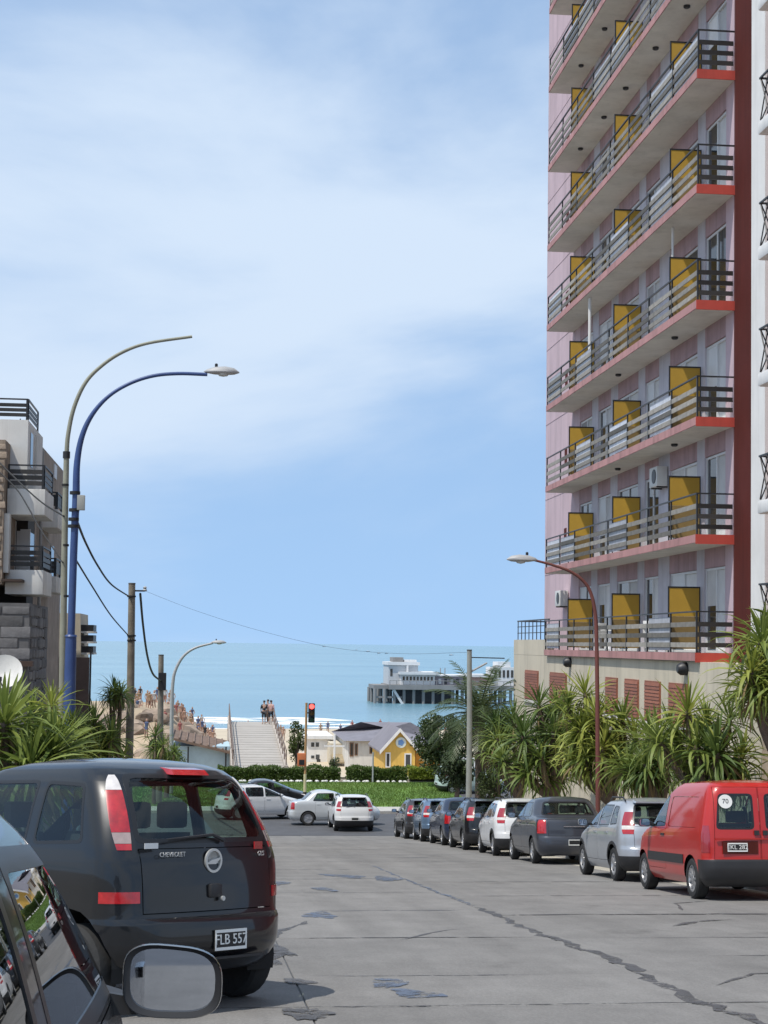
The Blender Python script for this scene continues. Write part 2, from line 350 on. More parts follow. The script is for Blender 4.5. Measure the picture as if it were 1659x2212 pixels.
ribbon('crack', [(7.2, 15.8), (7.9, 16.4)], 0.06, M_seal, 0.006, 55)
def patch(cx, cy, rx, ry, m, seed, ang=0.0):
    r = random.Random(seed); mb = MB(); n = 30; vs = []
    for k in range(n):
        a = 6.2832 * k / n; s = r.uniform(0.82, 1.12) * (1 + 0.18 * math.sin(3 * a + seed)); x, y = rx * s * math.cos(a), ry * s * math.sin(a)
        X, Y = cx + x * math.cos(ang) - y * math.sin(ang), cy + x * math.sin(ang) + y * math.cos(ang)
        vs.append((X, Y, gz(Y) + 0.0085))
    mb.add(vs, [tuple(range(n))]); return mb.build('tar_patch', m, road)
for i, (cx, cy, rx, ry, mm, a) in enumerate([(0.68, 11.15, 0.17, 0.30, M_seal, 0.1), (1.45, 12.95, 0.15, 0.34, M_tarblue, -0.1), (1.58, 12.2, 0.17, 0.30, M_tarblue, 0.3), (1.42, 20.6, 0.20, 0.6, M_tarblue, 0.0),
                                             (0.70, 15.7, 0.10, 0.4, M_seal, 0.2), (1.9, 26.5, 0.16, 0.6, M_tarblue, 0.2), (1.2, 28.5, 0.22, 0.7, M_tarblue, 0), (2.6, 31, 0.3, 0.9, M_tarblue, .3), (3.3, 30, .25, .9, M_tarblue, 0), (0.75, 13.1, 0.12, .22, M_seal, .4)]):
    patch(cx, cy, rx, ry, mm, 70 + i, a)
# pavements with kerbs
for x0, x1, kx0, kx1, nm in ((-5.6, -3.12, -3.12, -3.0, 'left'), (9.15, 12.2, 9.0, 9.15, 'right')):
    tag(sheet('sidewalk', M_walk, x0, x1, -40, 63.5, 0.135, 8, 0.3), kind='structure')
    k = tag(sheet('kerb', M_kerb, kx0 + 0.003, kx1 - 0.003, -40, 63.6, 0.13, 8, 0.3), kind='structure')
tag(sheet('cross_street', M_asph, -90, 120, 64.6, 80.0, -0.004, 4), kind='structure')
tag(sheet('kerb', M_kerb, -90, 13.4, 80.0, 80.18, 0.12, 4, 0.3), kind='structure')
tag(sheet('sidewalk', mat('promenade_paving', (0.42, 0.40, 0.37), 0.85, var=0.15), -90, 13.4, 80.18, 82.2, 0.11, 4, 0.3), kind='structure')
tag(sheet('side_road', M_asph, 13.6, 120, 80.0, 104, -0.006, 4), kind='structure')
lawn = tag(sheet('lawn', M_lawn, -30, 13.6, 82.2, 94.5, 0.10, 2), kind='structure')
# grass blades over the lawn
def blades(name, n, x0, x1, y0, y1, dz, m, h=(0.05, 0.12), seed=3):
    r = random.Random(seed); mb = MB()
    for i in range(n):
        x, y = r.uniform(x0, x1), r.uniform(y0, y1); z = gz(y) + dz; a = r.uniform(0, 6.28); hh = r.uniform(*h); ww = 0.02
        c, s = math.cos(a) * ww, math.sin(a) * ww; t = r.uniform(-.04, .04)
        mb.v += [(x - c, y - s, z), (x + c, y + s, z), (x + t, y + r.uniform(-.04, .04), z + hh)]; mb.f.append((3 * i, 3 * i + 1, 3 * i + 2))
    return mb.build(name, m)
M_grass = leafmat('grass_blades', (0.04, 0.095, 0.012), (0.20, 0.28, 0.05), 0.3, 0.6, 0.35, 0.35)
tag(blades('grass', 32000, -6, 13.5, 82.3, 94.3, 0.10, M_grass), 'short bright green grass on the lawn before the hedges', 'grass', kind='stuff')

# sea
M_sea = bpy.data.materials.new('sea_water'); M_sea.use_nodes = True
nt = M_sea.node_tree; N = nt.nodes; L = nt.links; b = N['Principled BSDF']
geo = N.new('ShaderNodeNewGeometry'); mp = N.new('ShaderNodeMapping'); mp.inputs['Scale'].default_value = (0.004, 0.012, 1)
L.new(geo.outputs['Position'], mp.inputs[0]); nz = N.new('ShaderNodeTexNoise'); nz.inputs['Scale'].default_value = 1; nz.inputs['Detail'].default_value = 8
nz.inputs['Roughness'].default_value = 0.6; L.new(mp.outputs[0], nz.inputs['Vector'])
cr = N.new('ShaderNodeMixRGB'); cr.inputs[1].default_value = (0.085, 0.20, 0.275, 1); cr.inputs[2].default_value = (0.235, 0.39, 0.45, 1)
L.new(nz.outputs['Fac'], cr.inputs['Fac']); L.new(cr.outputs[0], b.inputs['Base Color'])
b.inputs['Roughness'].default_value = 0.22; b.inputs['Specular IOR Level'].default_value = 0.35; b.inputs['IOR'].default_value = 1.33
m2 = N.new('ShaderNodeMapping'); m2.inputs['Scale'].default_value = (0.25, 0.6, 1); L.new(geo.outputs['Position'], m2.inputs[0])
nb = N.new('ShaderNodeTexNoise'); nb.inputs['Scale'].default_value = 1; nb.inputs['Detail'].default_value = 6; L.new(m2.outputs[0], nb.inputs['Vector'])
bp = N.new('ShaderNodeBump'); bp.inputs['Strength'].default_value = 0.7; bp.inputs['Distance'].default_value = 0.5
L.new(nb.outputs['Fac'], bp.inputs['Height']); L.new(bp.outputs[0], b.inputs['Normal'])
SEA = -10.6
o = MB().add([(-40000, 215, SEA), (40000, 215, SEA), (40000, 60000, SEA), (-40000, 60000, SEA)], [(0, 1, 2, 3)]).build('sea', M_sea); tag(o, kind='structure')
M_foam = mat('foam', (0.8, 0.82, 0.82), 0.7, var=0.2, scale=0.6)
mb = MB(); r = random.Random(5)
for row in range(7):
    y0 = 226 + row * 5.5 + r.uniform(-1, 1); x = -90.0
    while x < 90:
        ln = r.uniform(4, 20); wd = r.uniform(0.3, 1.4); n = 8
        if r.random() < 0.8 - 0.06 * row:
            pts = []
            for k in range(n + 1):
                t = k / n; xx = x + ln * t; yy = y0 + 1.4 * math.sin(xx * 0.11 + row) + r.uniform(-.25, .25); hw = wd * math.sin(math.pi * t) ** 0.5 * r.uniform(0.6, 1)
                pts += [(xx, yy - hw, SEA + 0.05), (xx, yy, SEA + 0.05 + 0.22 * math.sin(math.pi * t)), (xx, yy + hw, SEA + 0.05)]
            fs = []
            for k in range(n): fs += [(3 * k, 3 * k + 3, 3 * k + 4, 3 * k + 1), (3 * k + 1, 3 * k + 4, 3 * k + 5, 3 * k + 2)]
            mb.add(pts, fs)
        x += ln * r.uniform(0.6, 1.3)
tag(mb.build('surf', M_foam, smooth=True), 'white surf breaking along the beach', 'surf', kind='stuff')
# sandy bluff on the left of the beach
mb = MB(); nx, ny = 40, 24; r = random.Random(8)
bx0, bx1, by0, by1 = -45.0, 1.4, 118.0, 205.0
vs = []
for j in range(ny + 1):
    for i in range(nx + 1):
        x = bx0 + (bx1 - bx0) * i / nx; y = by0 + (by1 - by0) * j / ny
        e = max(0.0, min(1.0, (1.2 - x) / 5.5)) ** 0.8
        fy = max(0.0, min(1.0, (y - by0) / 18.0)) * max(0.0, min(1.0, (by1 - y) / 35.0))
        z = gz(y) - 0.25 + 5.2 * e * fy + r.uniform(-.35, .35) * e * fy
        vs.append((x, y, z))
fs = [(j * (nx + 1) + i, j * (nx + 1) + i + 1, (j + 1) * (nx + 1) + i + 1, (j + 1) * (nx + 1) + i) for j in range(ny) for i in range(nx)]
bluff = mb.add(vs, fs).build('sand_bluff', mat('bluff_sand', (0.40, 0.31, 0.21), 0.95, var=0.3, scale=0.25, bump=0.5, bscale=2, dirt=0.5, dirtcol=(0.17, 0.14, 0.10)), smooth=True, ang=70); tag(bluff, kind='structure')
def bluff_z(x, y):
    e = max(0.0, min(1.0, (1.2 - x) / 5.5)) ** 0.8
    fy = max(0.0, min(1.0, (y - by0) / 18.0)) * max(0.0, min(1.0, (by1 - y) / 35.0))
    return max(gz(y), gz(y) - 0.25 + 5.2 * e * fy)
# ------------------------------------------------------------------ buildings
M_pink = mat('pink_render', (0.54, 0.41, 0.45), 0.8, streak=0.22, var=0.08, scale=0.8, bump=0.15, dirt=0.25, dirtcol=(0.30, 0.22, 0.24))
M_fascia = mat('pink_fascia', (0.45, 0.23, 0.22), 0.7, streak=0.4, var=0.15, scale=1.2, dirt=0.4, dirtcol=(0.33, 0.16, 0.16))
M_redend = mat('red_fascia', (0.46, 0.06, 0.04), 0.65, streak=0.3, var=0.15, scale=1.5)
M_maroon = mat('maroon_render', (0.085, 0.014, 0.010), 0.85, streak=0.35, spec=0.25, var=0.15, scale=1.0, dirt=0.3, dirtcol=(0.12, 0.03, 0.03))
M_lintel = mat('shaded_pink_lintel', (0.40, 0.27, 0.29), 0.8, var=0.15, streak=0.3)  # wall pink darkened: the shade under the slabs is put into the colour
M_slab = mat('balcony_concrete', (0.66, 0.63, 0.58), 0.85, var=0.12, streak=0.15, scale=0.7, dirt=0.35, dirtcol=(0.42, 0.40, 0.37))
M_black = mat('black_metal', (0.018, 0.018, 0.02), 0.45, var=0.2)
M_slat = mat('black_slat', (0.03, 0.027, 0.025), 0.5, var=0.4, rnd=0.5)
M_yellow = mat('ochre_panel', (0.46, 0.27, 0.03), 0.6, var=0.12, scale=1.5, rnd=0.12, dirt=0.3, dirtcol=(0.32, 0.19, 0.03))
M_white = mat('white_paint', (0.74, 0.73, 0.71), 0.7, var=0.06, scale=1.2, dirt=0.3, dirtcol=(0.5, 0.48, 0.45), streak=0.15)
M_frame = mat('window_frame_white', (0.62, 0.63, 0.64), 0.5, var=0.06)
M_pane = mat('window_pane_dark', (0.035, 0.04, 0.045), 0.06, var=0.4, scale=0.8, rnd=0.4)
M_curtain = mat('curtain_white', (0.62, 0.62, 0.62), 0.85, var=0.12, scale=1.5, rnd=0.18)
M_beige = mat('beige_render', (0.58, 0.52, 0.41), 0.85, streak=0.28, var=0.08, scale=0.9, bump=0.2, dirt=0.35, dirtcol=(0.40, 0.36, 0.29))
M_shutter = mat('rust_shutter', (0.27, 0.10, 0.06), 0.65, var=0.15, scale=2, rnd=0.15)
M_dark = mat('dark_interior', (0.03, 0.028, 0.026), 0.8)
XB, XW, YN, YF, FH, Z0, NF = 11.55, 12.5, 37.9, 55.7, 2.85, 1.34, 11
tw = Thing('apartment_tower', (18, 48, gz(48)), 'tall pink apartment tower with stacked black-railed balconies and yellow dividers', 'building')
DOORS = [(38.6, 40.3), (40.95, 43.5), (44.6, 46.1), (46.85, 49.3), (50.2, 51.9), (52.75, 54.6)]
DIV = [40.55, 46.45, 52.35]
TOP = Z0 + NF * FH
tw.box('core', M_pink, XW + 0.42, 36.8, Z0 - 0.2, 27, 60.3, TOP)
edges = [37.85] + [v for d in DOORS for v in d] + [60.3]
for a, b in zip(edges[0::2], edges[1::2]):
    tw.box('wall_pier', M_pink if (a < 38 or b > 56) else mat('lilac_grey_render', (0.50, 0.48, 0.53), 0.8, streak=0.2, var=0.1), XW, a, Z0 - 0.15, XW + 0.415, b, TOP)
for k in range(NF):
    z = Z0 + k * FH
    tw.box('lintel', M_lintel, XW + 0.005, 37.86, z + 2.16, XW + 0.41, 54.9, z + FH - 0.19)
    tw.box('string_course', M_pink, XW - 0.012, 55.75, z - 0.05, XW + 0.002, 60.28, z - 0.005)
tw.box('pilaster', M_maroon, XW - 0.02, 36.62, -3.5, XW + 0.5, 37.84, TOP)
tw.box('pilaster_edge', mat('dark_maroon', (0.09, 0.02, 0.018), 0.8), XW - 0.008, 37.842, -3.5, XW + 0.3, 37.95, TOP)
# one balcony of each mesh, shared by all floors
def lk(name, mb, m, parent, loc, bevel=0, smooth=False):
    me = mb.mesh(name, m, smooth)
    if bevel: bevel_mesh(me, bevel)
    return me
posts_y = [YN + 0.05 + (YF - YN - 0.1) * i / 8 for i in range(9)]
bay = posts_y[1] - posts_y[0]
me_slab = MB().box(XB + 0.02, YN + 0.02, -0.20, XW - 0.003, YF - 0.02, -0.002).mesh('slab', M_slab)
me_fas = MB().box(XB - 0.01, YN + 0.03, -0.185, XB + 0.022, YF, 0.01).mesh('fascia', M_fascia)
me_end = MB().box(XB - 0.012, YN - 0.01, -0.22, XW - 0.003, YN + 0.022, 0.012).mesh('fascia_end', M_redend)
me_post = MB().box(-0.02, -0.02, 0.0, 0.02, 0.02, 1.0).mesh('post', M_black)
me_slt = MB().box(-0.014, 0.025, -0.06, 0.014, bay - 0.025, 0.06).mesh('slat', mat('weathered_slat', (0.22, 0.205, 0.18), 0.75, var=0.4, scale=2.5, rnd=0.6, dirt=0.5, dirtcol=(0.1, 0.09, 0.08)))
me_eslt = MB().box(0.03, -0.014, -0.055, XW - XB - 0.06, 0.014, 0.055).mesh('slat', M_slat)
me_rail = MB().box(XB + 0.012, YN + 0.02, 0.985, XB + 0.06, YF - 0.02, 1.02).box(XB + 0.06, YN + 0.02, 0.985, XW - 0.01, YN + 0.06, 1.02).mesh('top_rail', M_black)
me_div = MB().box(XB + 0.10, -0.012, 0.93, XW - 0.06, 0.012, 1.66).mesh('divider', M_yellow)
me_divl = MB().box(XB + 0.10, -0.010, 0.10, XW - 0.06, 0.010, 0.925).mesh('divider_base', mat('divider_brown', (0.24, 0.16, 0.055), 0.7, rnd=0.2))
me_divf = MB().box(XB + 0.07, -0.02, 0.0, XB + 0.10, 0.02, 1.70).box(XW - 0.06, -0.02, 0.0, XW - 0.03, 0.02, 1.70).box(XB + 0.10, -0.02, 1.66, XW - 0.06, 0.02, 1.70).mesh('divider_frame', M_black)
me_spot = MB().lathe([(0.09, 0.0), (0.09, -0.05), (0.06, -0.07)], 12).mesh('ceiling_lamp', M_black)
wl = {}
def win_meshes(w):
    key = round(w, 2)
    if key in wl: return wl[key]
    fr = MB()
    for (y0, z0, y1, z1) in ((0, 0, 0.06, 2.14), (w - 0.06, 0, w, 2.14), (0.06, 2.08, w - 0.06, 2.14), (0.06, 0.0, w - 0.06, 0.06), (w / 2 - 0.035, 0.06, w / 2 + 0.035, 2.08)):
        fr.box(0, y0, z0, 0.07, y1, z1)
    gl = MB().box(0.03, w / 2 + 0.035, 0.06, 0.045, w - 0.06, 2.08)
    cu = MB(); n = 14
    for i in range(n):
        ya, yb = 0.06 + (w / 2 - 0.095) * i / n, 0.06 + (w / 2 - 0.095) * (i + 1) / n
        xa, xb = 0.05 + 0.03 * (i % 2), 0.05 + 0.03 * ((i + 1) % 2)
        cu.add([(xa, ya, 0.06), (xb, yb, 0.06), (xb, yb, 2.08), (xa, ya, 2.08)], [(0, 1, 2, 3)])
    wl[key] = (fr.mesh('frame', M_frame), gl.mesh('pane', M_pane), cu.mesh('curtain', M_curtain)); return wl[key]
def sub(name, me, par, loc):
    o = bpy.data.objects.new(name, me); COL.objects.link(o); o.parent = par; o.location = loc; return o
M_blind = mat('blind_grey', (0.30, 0.29, 0.30), 0.8, var=0.15, rnd=0.3)
me_sheet = MB().box(0.0, 0.05, 0.06, 0.008, bay - 0.05, 0.9).mesh('rail_sheet', mat('pale_sheet', (0.48, 0.50, 0.55), 0.6, var=0.25, scale=3, rnd=0.3))
rb = random.Random(4)
for k in range(NF):
    z = Z0 + k * FH
    o0 = tw.loc
    bal = sub('balcony', me_slab, tw.o, (-o0.x, -o0.y, z - o0.z))
    sub('fascia', me_fas, bal, (0, 0, 0)); sub('fascia_end', me_end, bal, (0, 0, 0)); sub('top_rail', me_rail, bal, (0, 0, 0))
    for y in posts_y: sub('post', me_post, bal, (XB + 0.036, y, 0))
    for i in range(8):
        for h in (0.20, 0.45, 0.70): sub('slat', me_slt, bal, (XB + 0.036, posts_y[i], h))
    for h in (0.20, 0.45, 0.70): sub('slat', me_eslt, bal, (XB + 0.02, YN + 0.04, h))
    for y in DIV:
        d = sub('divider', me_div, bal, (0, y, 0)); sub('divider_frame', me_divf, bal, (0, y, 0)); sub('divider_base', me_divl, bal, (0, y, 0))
    if k in (0, 2, 3, 6, 7):
        for y in ((41.5, 47.5) if k < 5 else (40.5, 43.5, 46.8, 49.5, 52.8)): sub('ceiling_lamp', me_spot, bal, (12.05, y, -0.20))
    for (a, b) in DOORS:
        fr, gl, cu = win_meshes(b - a)
        wo = sub('window', fr, tw.o, (XW + 0.05 - o0.x, a - o0.y, z + 0.01 - o0.z))
        sub('pane', gl, wo, (0, 0, 0))
        if rb.random() < 0.82: sub('curtain', cu, wo, (0, 0, 0))
        else: sub('pane', gl, wo, (0, -(b - a) / 2 + 0.035, 0))
        if rb.random() < 0.45:
            q = rb.uniform(0.5, 1.5); w_ = b - a
            sub('blind', MB().box(0.018, w_ / 2 + 0.04, 2.08 - q, 0.029, w_ - 0.065, 2.08).mesh('blind', rb.choice([M_curtain, M_frame, M_blind])), wo, (0, 0, 0))
    for i in range(8):
        if rb.random() < 0.30: sub('rail_sheet', me_sheet, bal, (XB + 0.06, posts_y[i], 0))
    if k > 0: tw.box('slot_window', M_maroon, XW - 0.01, 56.55, z + 0.9, XW + 0.02, 56.95, z + 1.5)
tw.part('drain_pipe', MB().tube([(XB + 0.2, 50.0, Z0 + 3 * FH), (XB + 0.2, 50.0, Z0 + 4 * FH - 0.2)], 0.05, 8), M_white, True)
tw.part('drain_pipe', MB().tube([(XB + 0.35, 41.2, Z0 + 3 * FH), (XB + 0.35, 41.2, Z0 + 4 * FH - 0.2)], 0.035, 8), M_white, True)
# podium below the tower
XP = 11.66
tw.box('podium', M_beige, XP, 33.5, -8, 27, 62.0, Z0 - 0.21)
tw.box('parapet', M_beige, XP - 0.004, 55.75, Z0 - 0.205, XP + 0.25, 62.0, Z0 + 0.36)
tw.box('parapet', M_beige, XP + 0.25, 61.75, Z0 - 0.205, 20, 62.004, Z0 + 0.36)
tr = tw.box('terrace_railing', M_black, XP + 0.1, 56.0, Z0 + 1.05, XP + 0.14, 61.9, Z0 + 1.10)
for i in range(9): tw.box('railing_bar', M_black, XP + 0.1, 56.0 + i * 0.72, Z0 + 0.36, XP + 0.13, 56.03 + i * 0.72, Z0 + 1.05)
for h in (0.6, 0.84): tw.box('railing_bar', M_black, XP + 0.11, 56.0, Z0 + h, XP + 0.13, 61.9, Z0 + h + 0.03)
tw.box('railing_bar', M_black, XP + 0.14, 61.86, Z0 + 1.05, 14, 61.9, Z0 + 1.1)
for i in range(5): tw.box('railing_bar', M_black, XP + 0.4 + i * 0.45, 61.86, Z0 + 0.36, XP + 0.43 + i * 0.45, 61.9, Z0 + 1.05)
for (ua, ub) in ((1313, 1348), (1375, 1419), (1514, 1547), (1562, 1600), (1612, 1655), (1672, 1722)):
    Pa = at(ua / 1.1573, 1460, X=XP); Pb = at(ub / 1.1573, 1460, X=XP)
    yb, ya = Pa.y, Pb.y; zt, zb = 0.58, -0.5
    wo = tw.box('shutter', M_shutter, XP - 0.03, ya + 0.08, zb, XP - 0.003, yb - 0.08, zt)
    n = 11
    for i in range(n):
        zz = zb + 0.04 + (zt - zb - 0.08) * i / n
        mbs = MB().hexa([(XP - 0.055, ya + 0.12, zz), (XP - 0.055, yb - 0.12, zz), (XP - 0.028, yb - 0.12, zz), (XP - 0.028, ya + 0.12, zz)][::-1],
                        [(XP - 0.04, ya + 0.12, zz + 0.085), (XP - 0.04, yb - 0.12, zz + 0.085), (XP - 0.028, yb - 0.12, zz + 0.085), (XP - 0.028, ya + 0.12, zz + 0.085)][::-1])
        tw.part('shutter_slat', mbs, M_shutter, parent=wo)
    tw.box('window_surround', M_slab, XP - 0.045, ya, zb - 0.12, XP - 0.003, yb, zb - 0.004)
for y in (41.6, 43.6): tw.box('low_window', M_shutter, XP - 0.02, y, -2.4, XP - 0.003, y + 0.9, -1.6)
for y in (52.0, 39.0): tw.part('floodlight', MB().lathe([(0.16, 0), (0.16, 0.16), (0.1, 0.24)], 14, Matrix.Translation((XP, y, 0.95)) @ Matrix.Rotation(RAD(-90), 4, 'Y')), M_black, True)

def ac_unit(y, z, x, label):
    t = Thing('air_conditioner', (x, y, z), label, 'air conditioner', 'air conditioners on the tower wall')
    t.part('case', MB().box(x, y - 0.4, z, x + 0.3, y + 0.4, z + 0.55), mat('ac_white', (0.6, 0.6, 0.58), 0.5), bevel=0.02)
    t.part('fan_grille', MB().lathe([(0.2, 0.0), (0.2, 0.015), (0.03, 0.02), (0.0, 0.02)], 18, Matrix.Translation((x - 0.002, y - 0.1, z + 0.28)) @ Matrix.Rotation(RAD(-90), 4, 'Y')), M_black)
    t.part('bracket', MB().box(x + 0.02, y - 0.3, z - 0.04, XW + 0.01, y - 0.26, z).box(x + 0.02, y + 0.26, z - 0.04, XW + 0.01, y + 0.3, z), M_black)
ac_unit(56.5, Z0 + 1.55, XW - 0.33, 'white air conditioner box on the pink wall above the terrace')
ac_unit(44.0, Z0 + FH + 1.75, XW - 0.33, 'white air conditioner box under a balcony of the second level')
def plastic_chair(x, y, z, label, rot):
    t = Thing('plastic_chair', (x, y, z), label, 'chair', 'white plastic chairs on the lowest balcony')
    M_ = Matrix.Translation((x, y, z)) @ Matrix.Rotation(rot, 4, 'Z')
    def pb(name, *a):
        mb = MB().box(*a); mb.v = [tuple(M_ @ Vector(p)) for p in mb.v]; t.part(name, mb, M_white, bevel=0.008)
    pb('seat', -0.24, -0.24, 0.40, 0.24, 0.24, 0.44); pb('backrest', -0.24, 0.22, 0.44, 0.24, 0.26, 0.85)
    for sx in (-1, 1):
        for sy in (-1, 1): pb('leg', sx * 0.2 - 0.02, sy * 0.2 - 0.02, 0.0, sx * 0.2 + 0.02, sy * 0.2 + 0.02, 0.40)
        pb('armrest', sx * 0.24 - 0.025, -0.22, 0.62, sx * 0.24 + 0.025, 0.22, 0.65)
plastic_chair(12.0, 48.6, Z0, 'white plastic chair beside the middle yellow divider', 0.5)
plastic_chair(12.05, 43.2, Z0, 'white plastic chair nearest the red end of the lowest balcony', 2.0)

# neighbouring white-framed building, at the right edge
nb = Thing('white_building', (19, 28, gz(28)), 'white framed building with dark red walls and black lattice balconies', 'building')
nb.box('wall', mat('dark_red_wall', (0.24, 0.05, 0.045), 0.8), 12.75, 16, -6, 27, 36.5, 30)
nb.box('column', M_white, 12.45, 35.6, -6, 12.9, 36.55, 30.5)
nb.box('column', M_white, 12.45, 28.0, -6, 12.74, 28.8, 30.5)
for k in range(10):
    z = 1.9 + 2.83 * k
    bl = nb.box('balcony', M_white, 11.92, 18, z - 0.3, 12.74, 34.6, z, bevel=0.06)
    nb.box('top_rail', M_black, 11.94, 18.1, z + 0.96, 11.98, 34.55, z + 1.0, parent=bl)
    nb.box('top_rail', M_black, 11.98, 34.5, z + 0.96, 12.7, 34.54, z + 1.0, parent=bl)
    mbx = MB()
    for i in range(11):
        y = 34.5 - i * 0.45
        mbx.tube([(11.96, y, z + 0.02), (11.96, y - 0.55, z + 0.97)], 0.016, 5); mbx.tube([(11.96, y - 0.55, z + 0.02), (11.96, y, z + 0.97)], 0.016, 5)
    for i in range(4):
        x = 11.98 + i * 0.12
        mbx.tube([(x, 34.52, z + 0.02), (x + 0.4, 34.52, z + 0.97)], 0.016, 5); mbx.tube([(x + 0.4, 34.52, z + 0.02), (x, 34.52, z + 0.97)], 0.016, 5)
    nb.part('lattice', mbx, M_black, parent=bl)
    for i in range(4): nb.box('window', M_pane, 12.735, 30.2 - i * 3.4, z + 0.1, 12.752, 32.6 - i * 3.4, z + 2.1)

# left stone and white house
M_stone = mat('rubble_stone', (0.27, 0.21, 0.16), 0.9, var=0.35, scale=3.0, bump=0.6, bscale=8, dirt=0.5, dirtcol=(0.12, 0.10, 0.08))
M_gstone = mat('grey_stone', (0.13, 0.125, 0.125), 0.9, var=0.3, scale=2.5, bump=0.5, bscale=6)
M_offw = mat('off_white_render', (0.66, 0.645, 0.61), 0.85, streak=0.3, var=0.1, scale=0.8, bump=0.2, dirt=0.4, dirtcol=(0.45, 0.42, 0.38))
M_lampgrey = mat('pipe_grey', (0.28, 0.28, 0.27), 0.6)
lb = Thing('stone_house', (-8, 51, gz(51)), 'stone and white stucco house with stepped balconies and black railings', 'building')
zt = lambda u, v, Y: at(u, v, Y=Y).z
xa = lambda u, Y: at(u, 1300, Y=Y).x
lb.box('wall', mat('brown_stone', (0.29, 0.235, 0.19), 0.9, var=0.3, scale=2.0, bump=0.6, bscale=8, dirt=0.4, dirtcol=(0.17, 0.14, 0.12)), -16, 49.0, -7, -5.3, 57.6, zt(88, 957, 49.6))
zs = zt(10, 950, 44.4)
lb.box('stone_wall', M_stone, -16, 44.4, zt(10, 1262, 44.4), -5.64, 49.0, zs)
rr = random.Random(21)
sm = []
for i in range(6):
    w_, h_ = rr.uniform(0.2, 0.42), rr.uniform(0.12, 0.24); mb = MB()
    mb.hexa([(-w_ / 2, 0, -h_ / 2), (w_ / 2, 0, -h_ / 2), (w_ / 2, 0.1, -h_ / 2), (-w_ / 2, 0.1, -h_ / 2)], [(-w_ / 2.3, 0.012, h_ / 2), (w_ / 2.2, 0.02, h_ / 2), (w_ / 2.2, 0.1, h_ / 2), (-w_ / 2.3, 0.1, h_ / 2)])
    me = mb.mesh('stone', mat('stone_piece', (0.29, 0.225, 0.17), 0.9, var=0.3, scale=4, bump=0.5, bscale=20, rnd=0.4)); bevel_mesh(me, 0.025); sm.append(me)
zz = zt(10, 1262, 44.4) + 0.12
while zz < zs - 0.1:
    x = -5.80
    while x > -8.8:
        sub('stone', rr.choice(sm), lb.o, (x - lb.loc.x + rr.uniform(-.03, .03), 44.4 - 0.035 - lb.loc.y, zz - lb.loc.z)); x -= 0.34
    zz += 0.225
ztop = zt(55, 907, 45.5); z2 = zt(55, 1013, 45.5)
lb.box('white_block', M_offw, -11, 45.5, zt(60, 1058, 45.5), -5.17, 49.4, ztop)
lb.box('side_window', M_pane, -5.18, 46.1, z2 + 0.15, -5.155, 46.7, z2 + 1.1)
lb.box('side_pilaster', M_offw, -5.17, 47.2, z2, -5.1, 47.6, ztop - 0.2)
def rail(t, x0, y0, x1, y1, z, h=0.62, n=3, nm='railing', sw=0.1):
    """Posts, slats and top rail between two points at level z."""
    L_ = math.hypot(x1 - x0, y1 - y0); dx, dy = (x1 - x0) / L_, (y1 - y0) / L_
    def bar(a, b, za, zb, th):
        px, py = -dy * th / 2, dx * th / 2
        ax, ay, bx, by = x0 + dx * a, y0 + dy * a, x0 + dx * b, y0 + dy * b
        q = [(ax - px, ay - py), (bx - px, by - py), (bx + px, by + py), (ax + px, ay + py)]
        return MB().hexa([(p[0], p[1], za) for p in q], [(p[0], p[1], zb) for p in q])
    m = max(1, int(L_ / 1.3)); first = None
    root = t.part(nm, bar(0, L_, z + h - 0.04, z + h, 0.045), M_black)
    for i in range(m + 1):
        a = (L_ - 0.05) * i / m; t.part('post', bar(a, a + 0.05, z, z + h - 0.042, 0.05), M_black, parent=root)
    for j in range(n):
        zz = z + 0.10 + (h - 0.2) * j / n
        t.part('slat', bar(0.0, L_, zz, zz + sw, 0.02), M_slat, parent=root)
rail(lb, -9, 45.6, -5.2, 45.6, ztop, zt(55, 860, 45.5) - ztop, 3)
rail(lb, -5.2, 45.65, -5.2, 48.2, ztop, zt(55, 860, 45.5) - ztop, 3)
def balc(Y0, Y1, X1, vt, vb, vr, uref):
    za, zb, zr = zt(uref, vt, Y0), zt(uref, vb, Y0), zt(uref, vr, Y0)
    lb.box('balcony', M_offw, -5.62, Y0, zb, X1, Y1, za, bevel=0.02)
    rail(lb, -5.62, Y0 + 0.06, X1 - 0.05, Y0 + 0.06, za, zr - za, 3, sw=0.12); rail(lb, X1 - 0.05, Y0 + 0.12, X1 - 0.05, Y1 - 0.05, za, zr - za, 3, sw=0.12)
    return za, zb
b1 = balc(44.9, 47.3, -4.6, 1056, 1112, 1003, 60)
b2 = balc(44.9, 47.3, -4.6, 1231, 1284, 1178, 60)
balc(50.3, 53.2, -4.75, 1100, 1140, 1062, 125)
balc(50.3, 53.2, -4.75, 1245, 1280, 1205, 125)
lb.box('loggia_back', M_dark, -11, 47.2, b2[1] - 2.4, -5.3, 48.9, b1[1] + 0.1)
lb.box('loggia_side', M_offw, -5.66, 44.55, b2[0] - 0.1, -5.5, 44.95, b1[1])
lb.box('window', M_frame, -5.5, 47.1, b2[0], -5.22, 47.16, b1[1] - 0.25)
lb.box('window', M_pane, -5.29, 47.4, b2[0], -5.27, 48.8, b1[1] - 0.3)
lb.box('window', M_pane, -5.305, 53.8, b2[0], -5.28, 54.8, b1[1] - 0.3)
zl = zt(60, 1303, 44.0)
lb.box('lower_wall', M_gstone, -16, 44.0, -8, -4.85, 48.9, zl)
mst = []
for i in range(5):
    w_, h_ = rr.uniform(0.45, 0.8), rr.uniform(0.18, 0.3)
    me = MB().box(-w_ / 2, 0, -h_ / 2, w_ / 2, 0.08, h_ / 2).mesh('stone_block', mat('grey_block', (0.14, 0.135, 0.135), 0.9, var=0.3, scale=4, bump=0.5, bscale=15, rnd=0.4)); bevel_mesh(me, 0.025); mst.append(me)
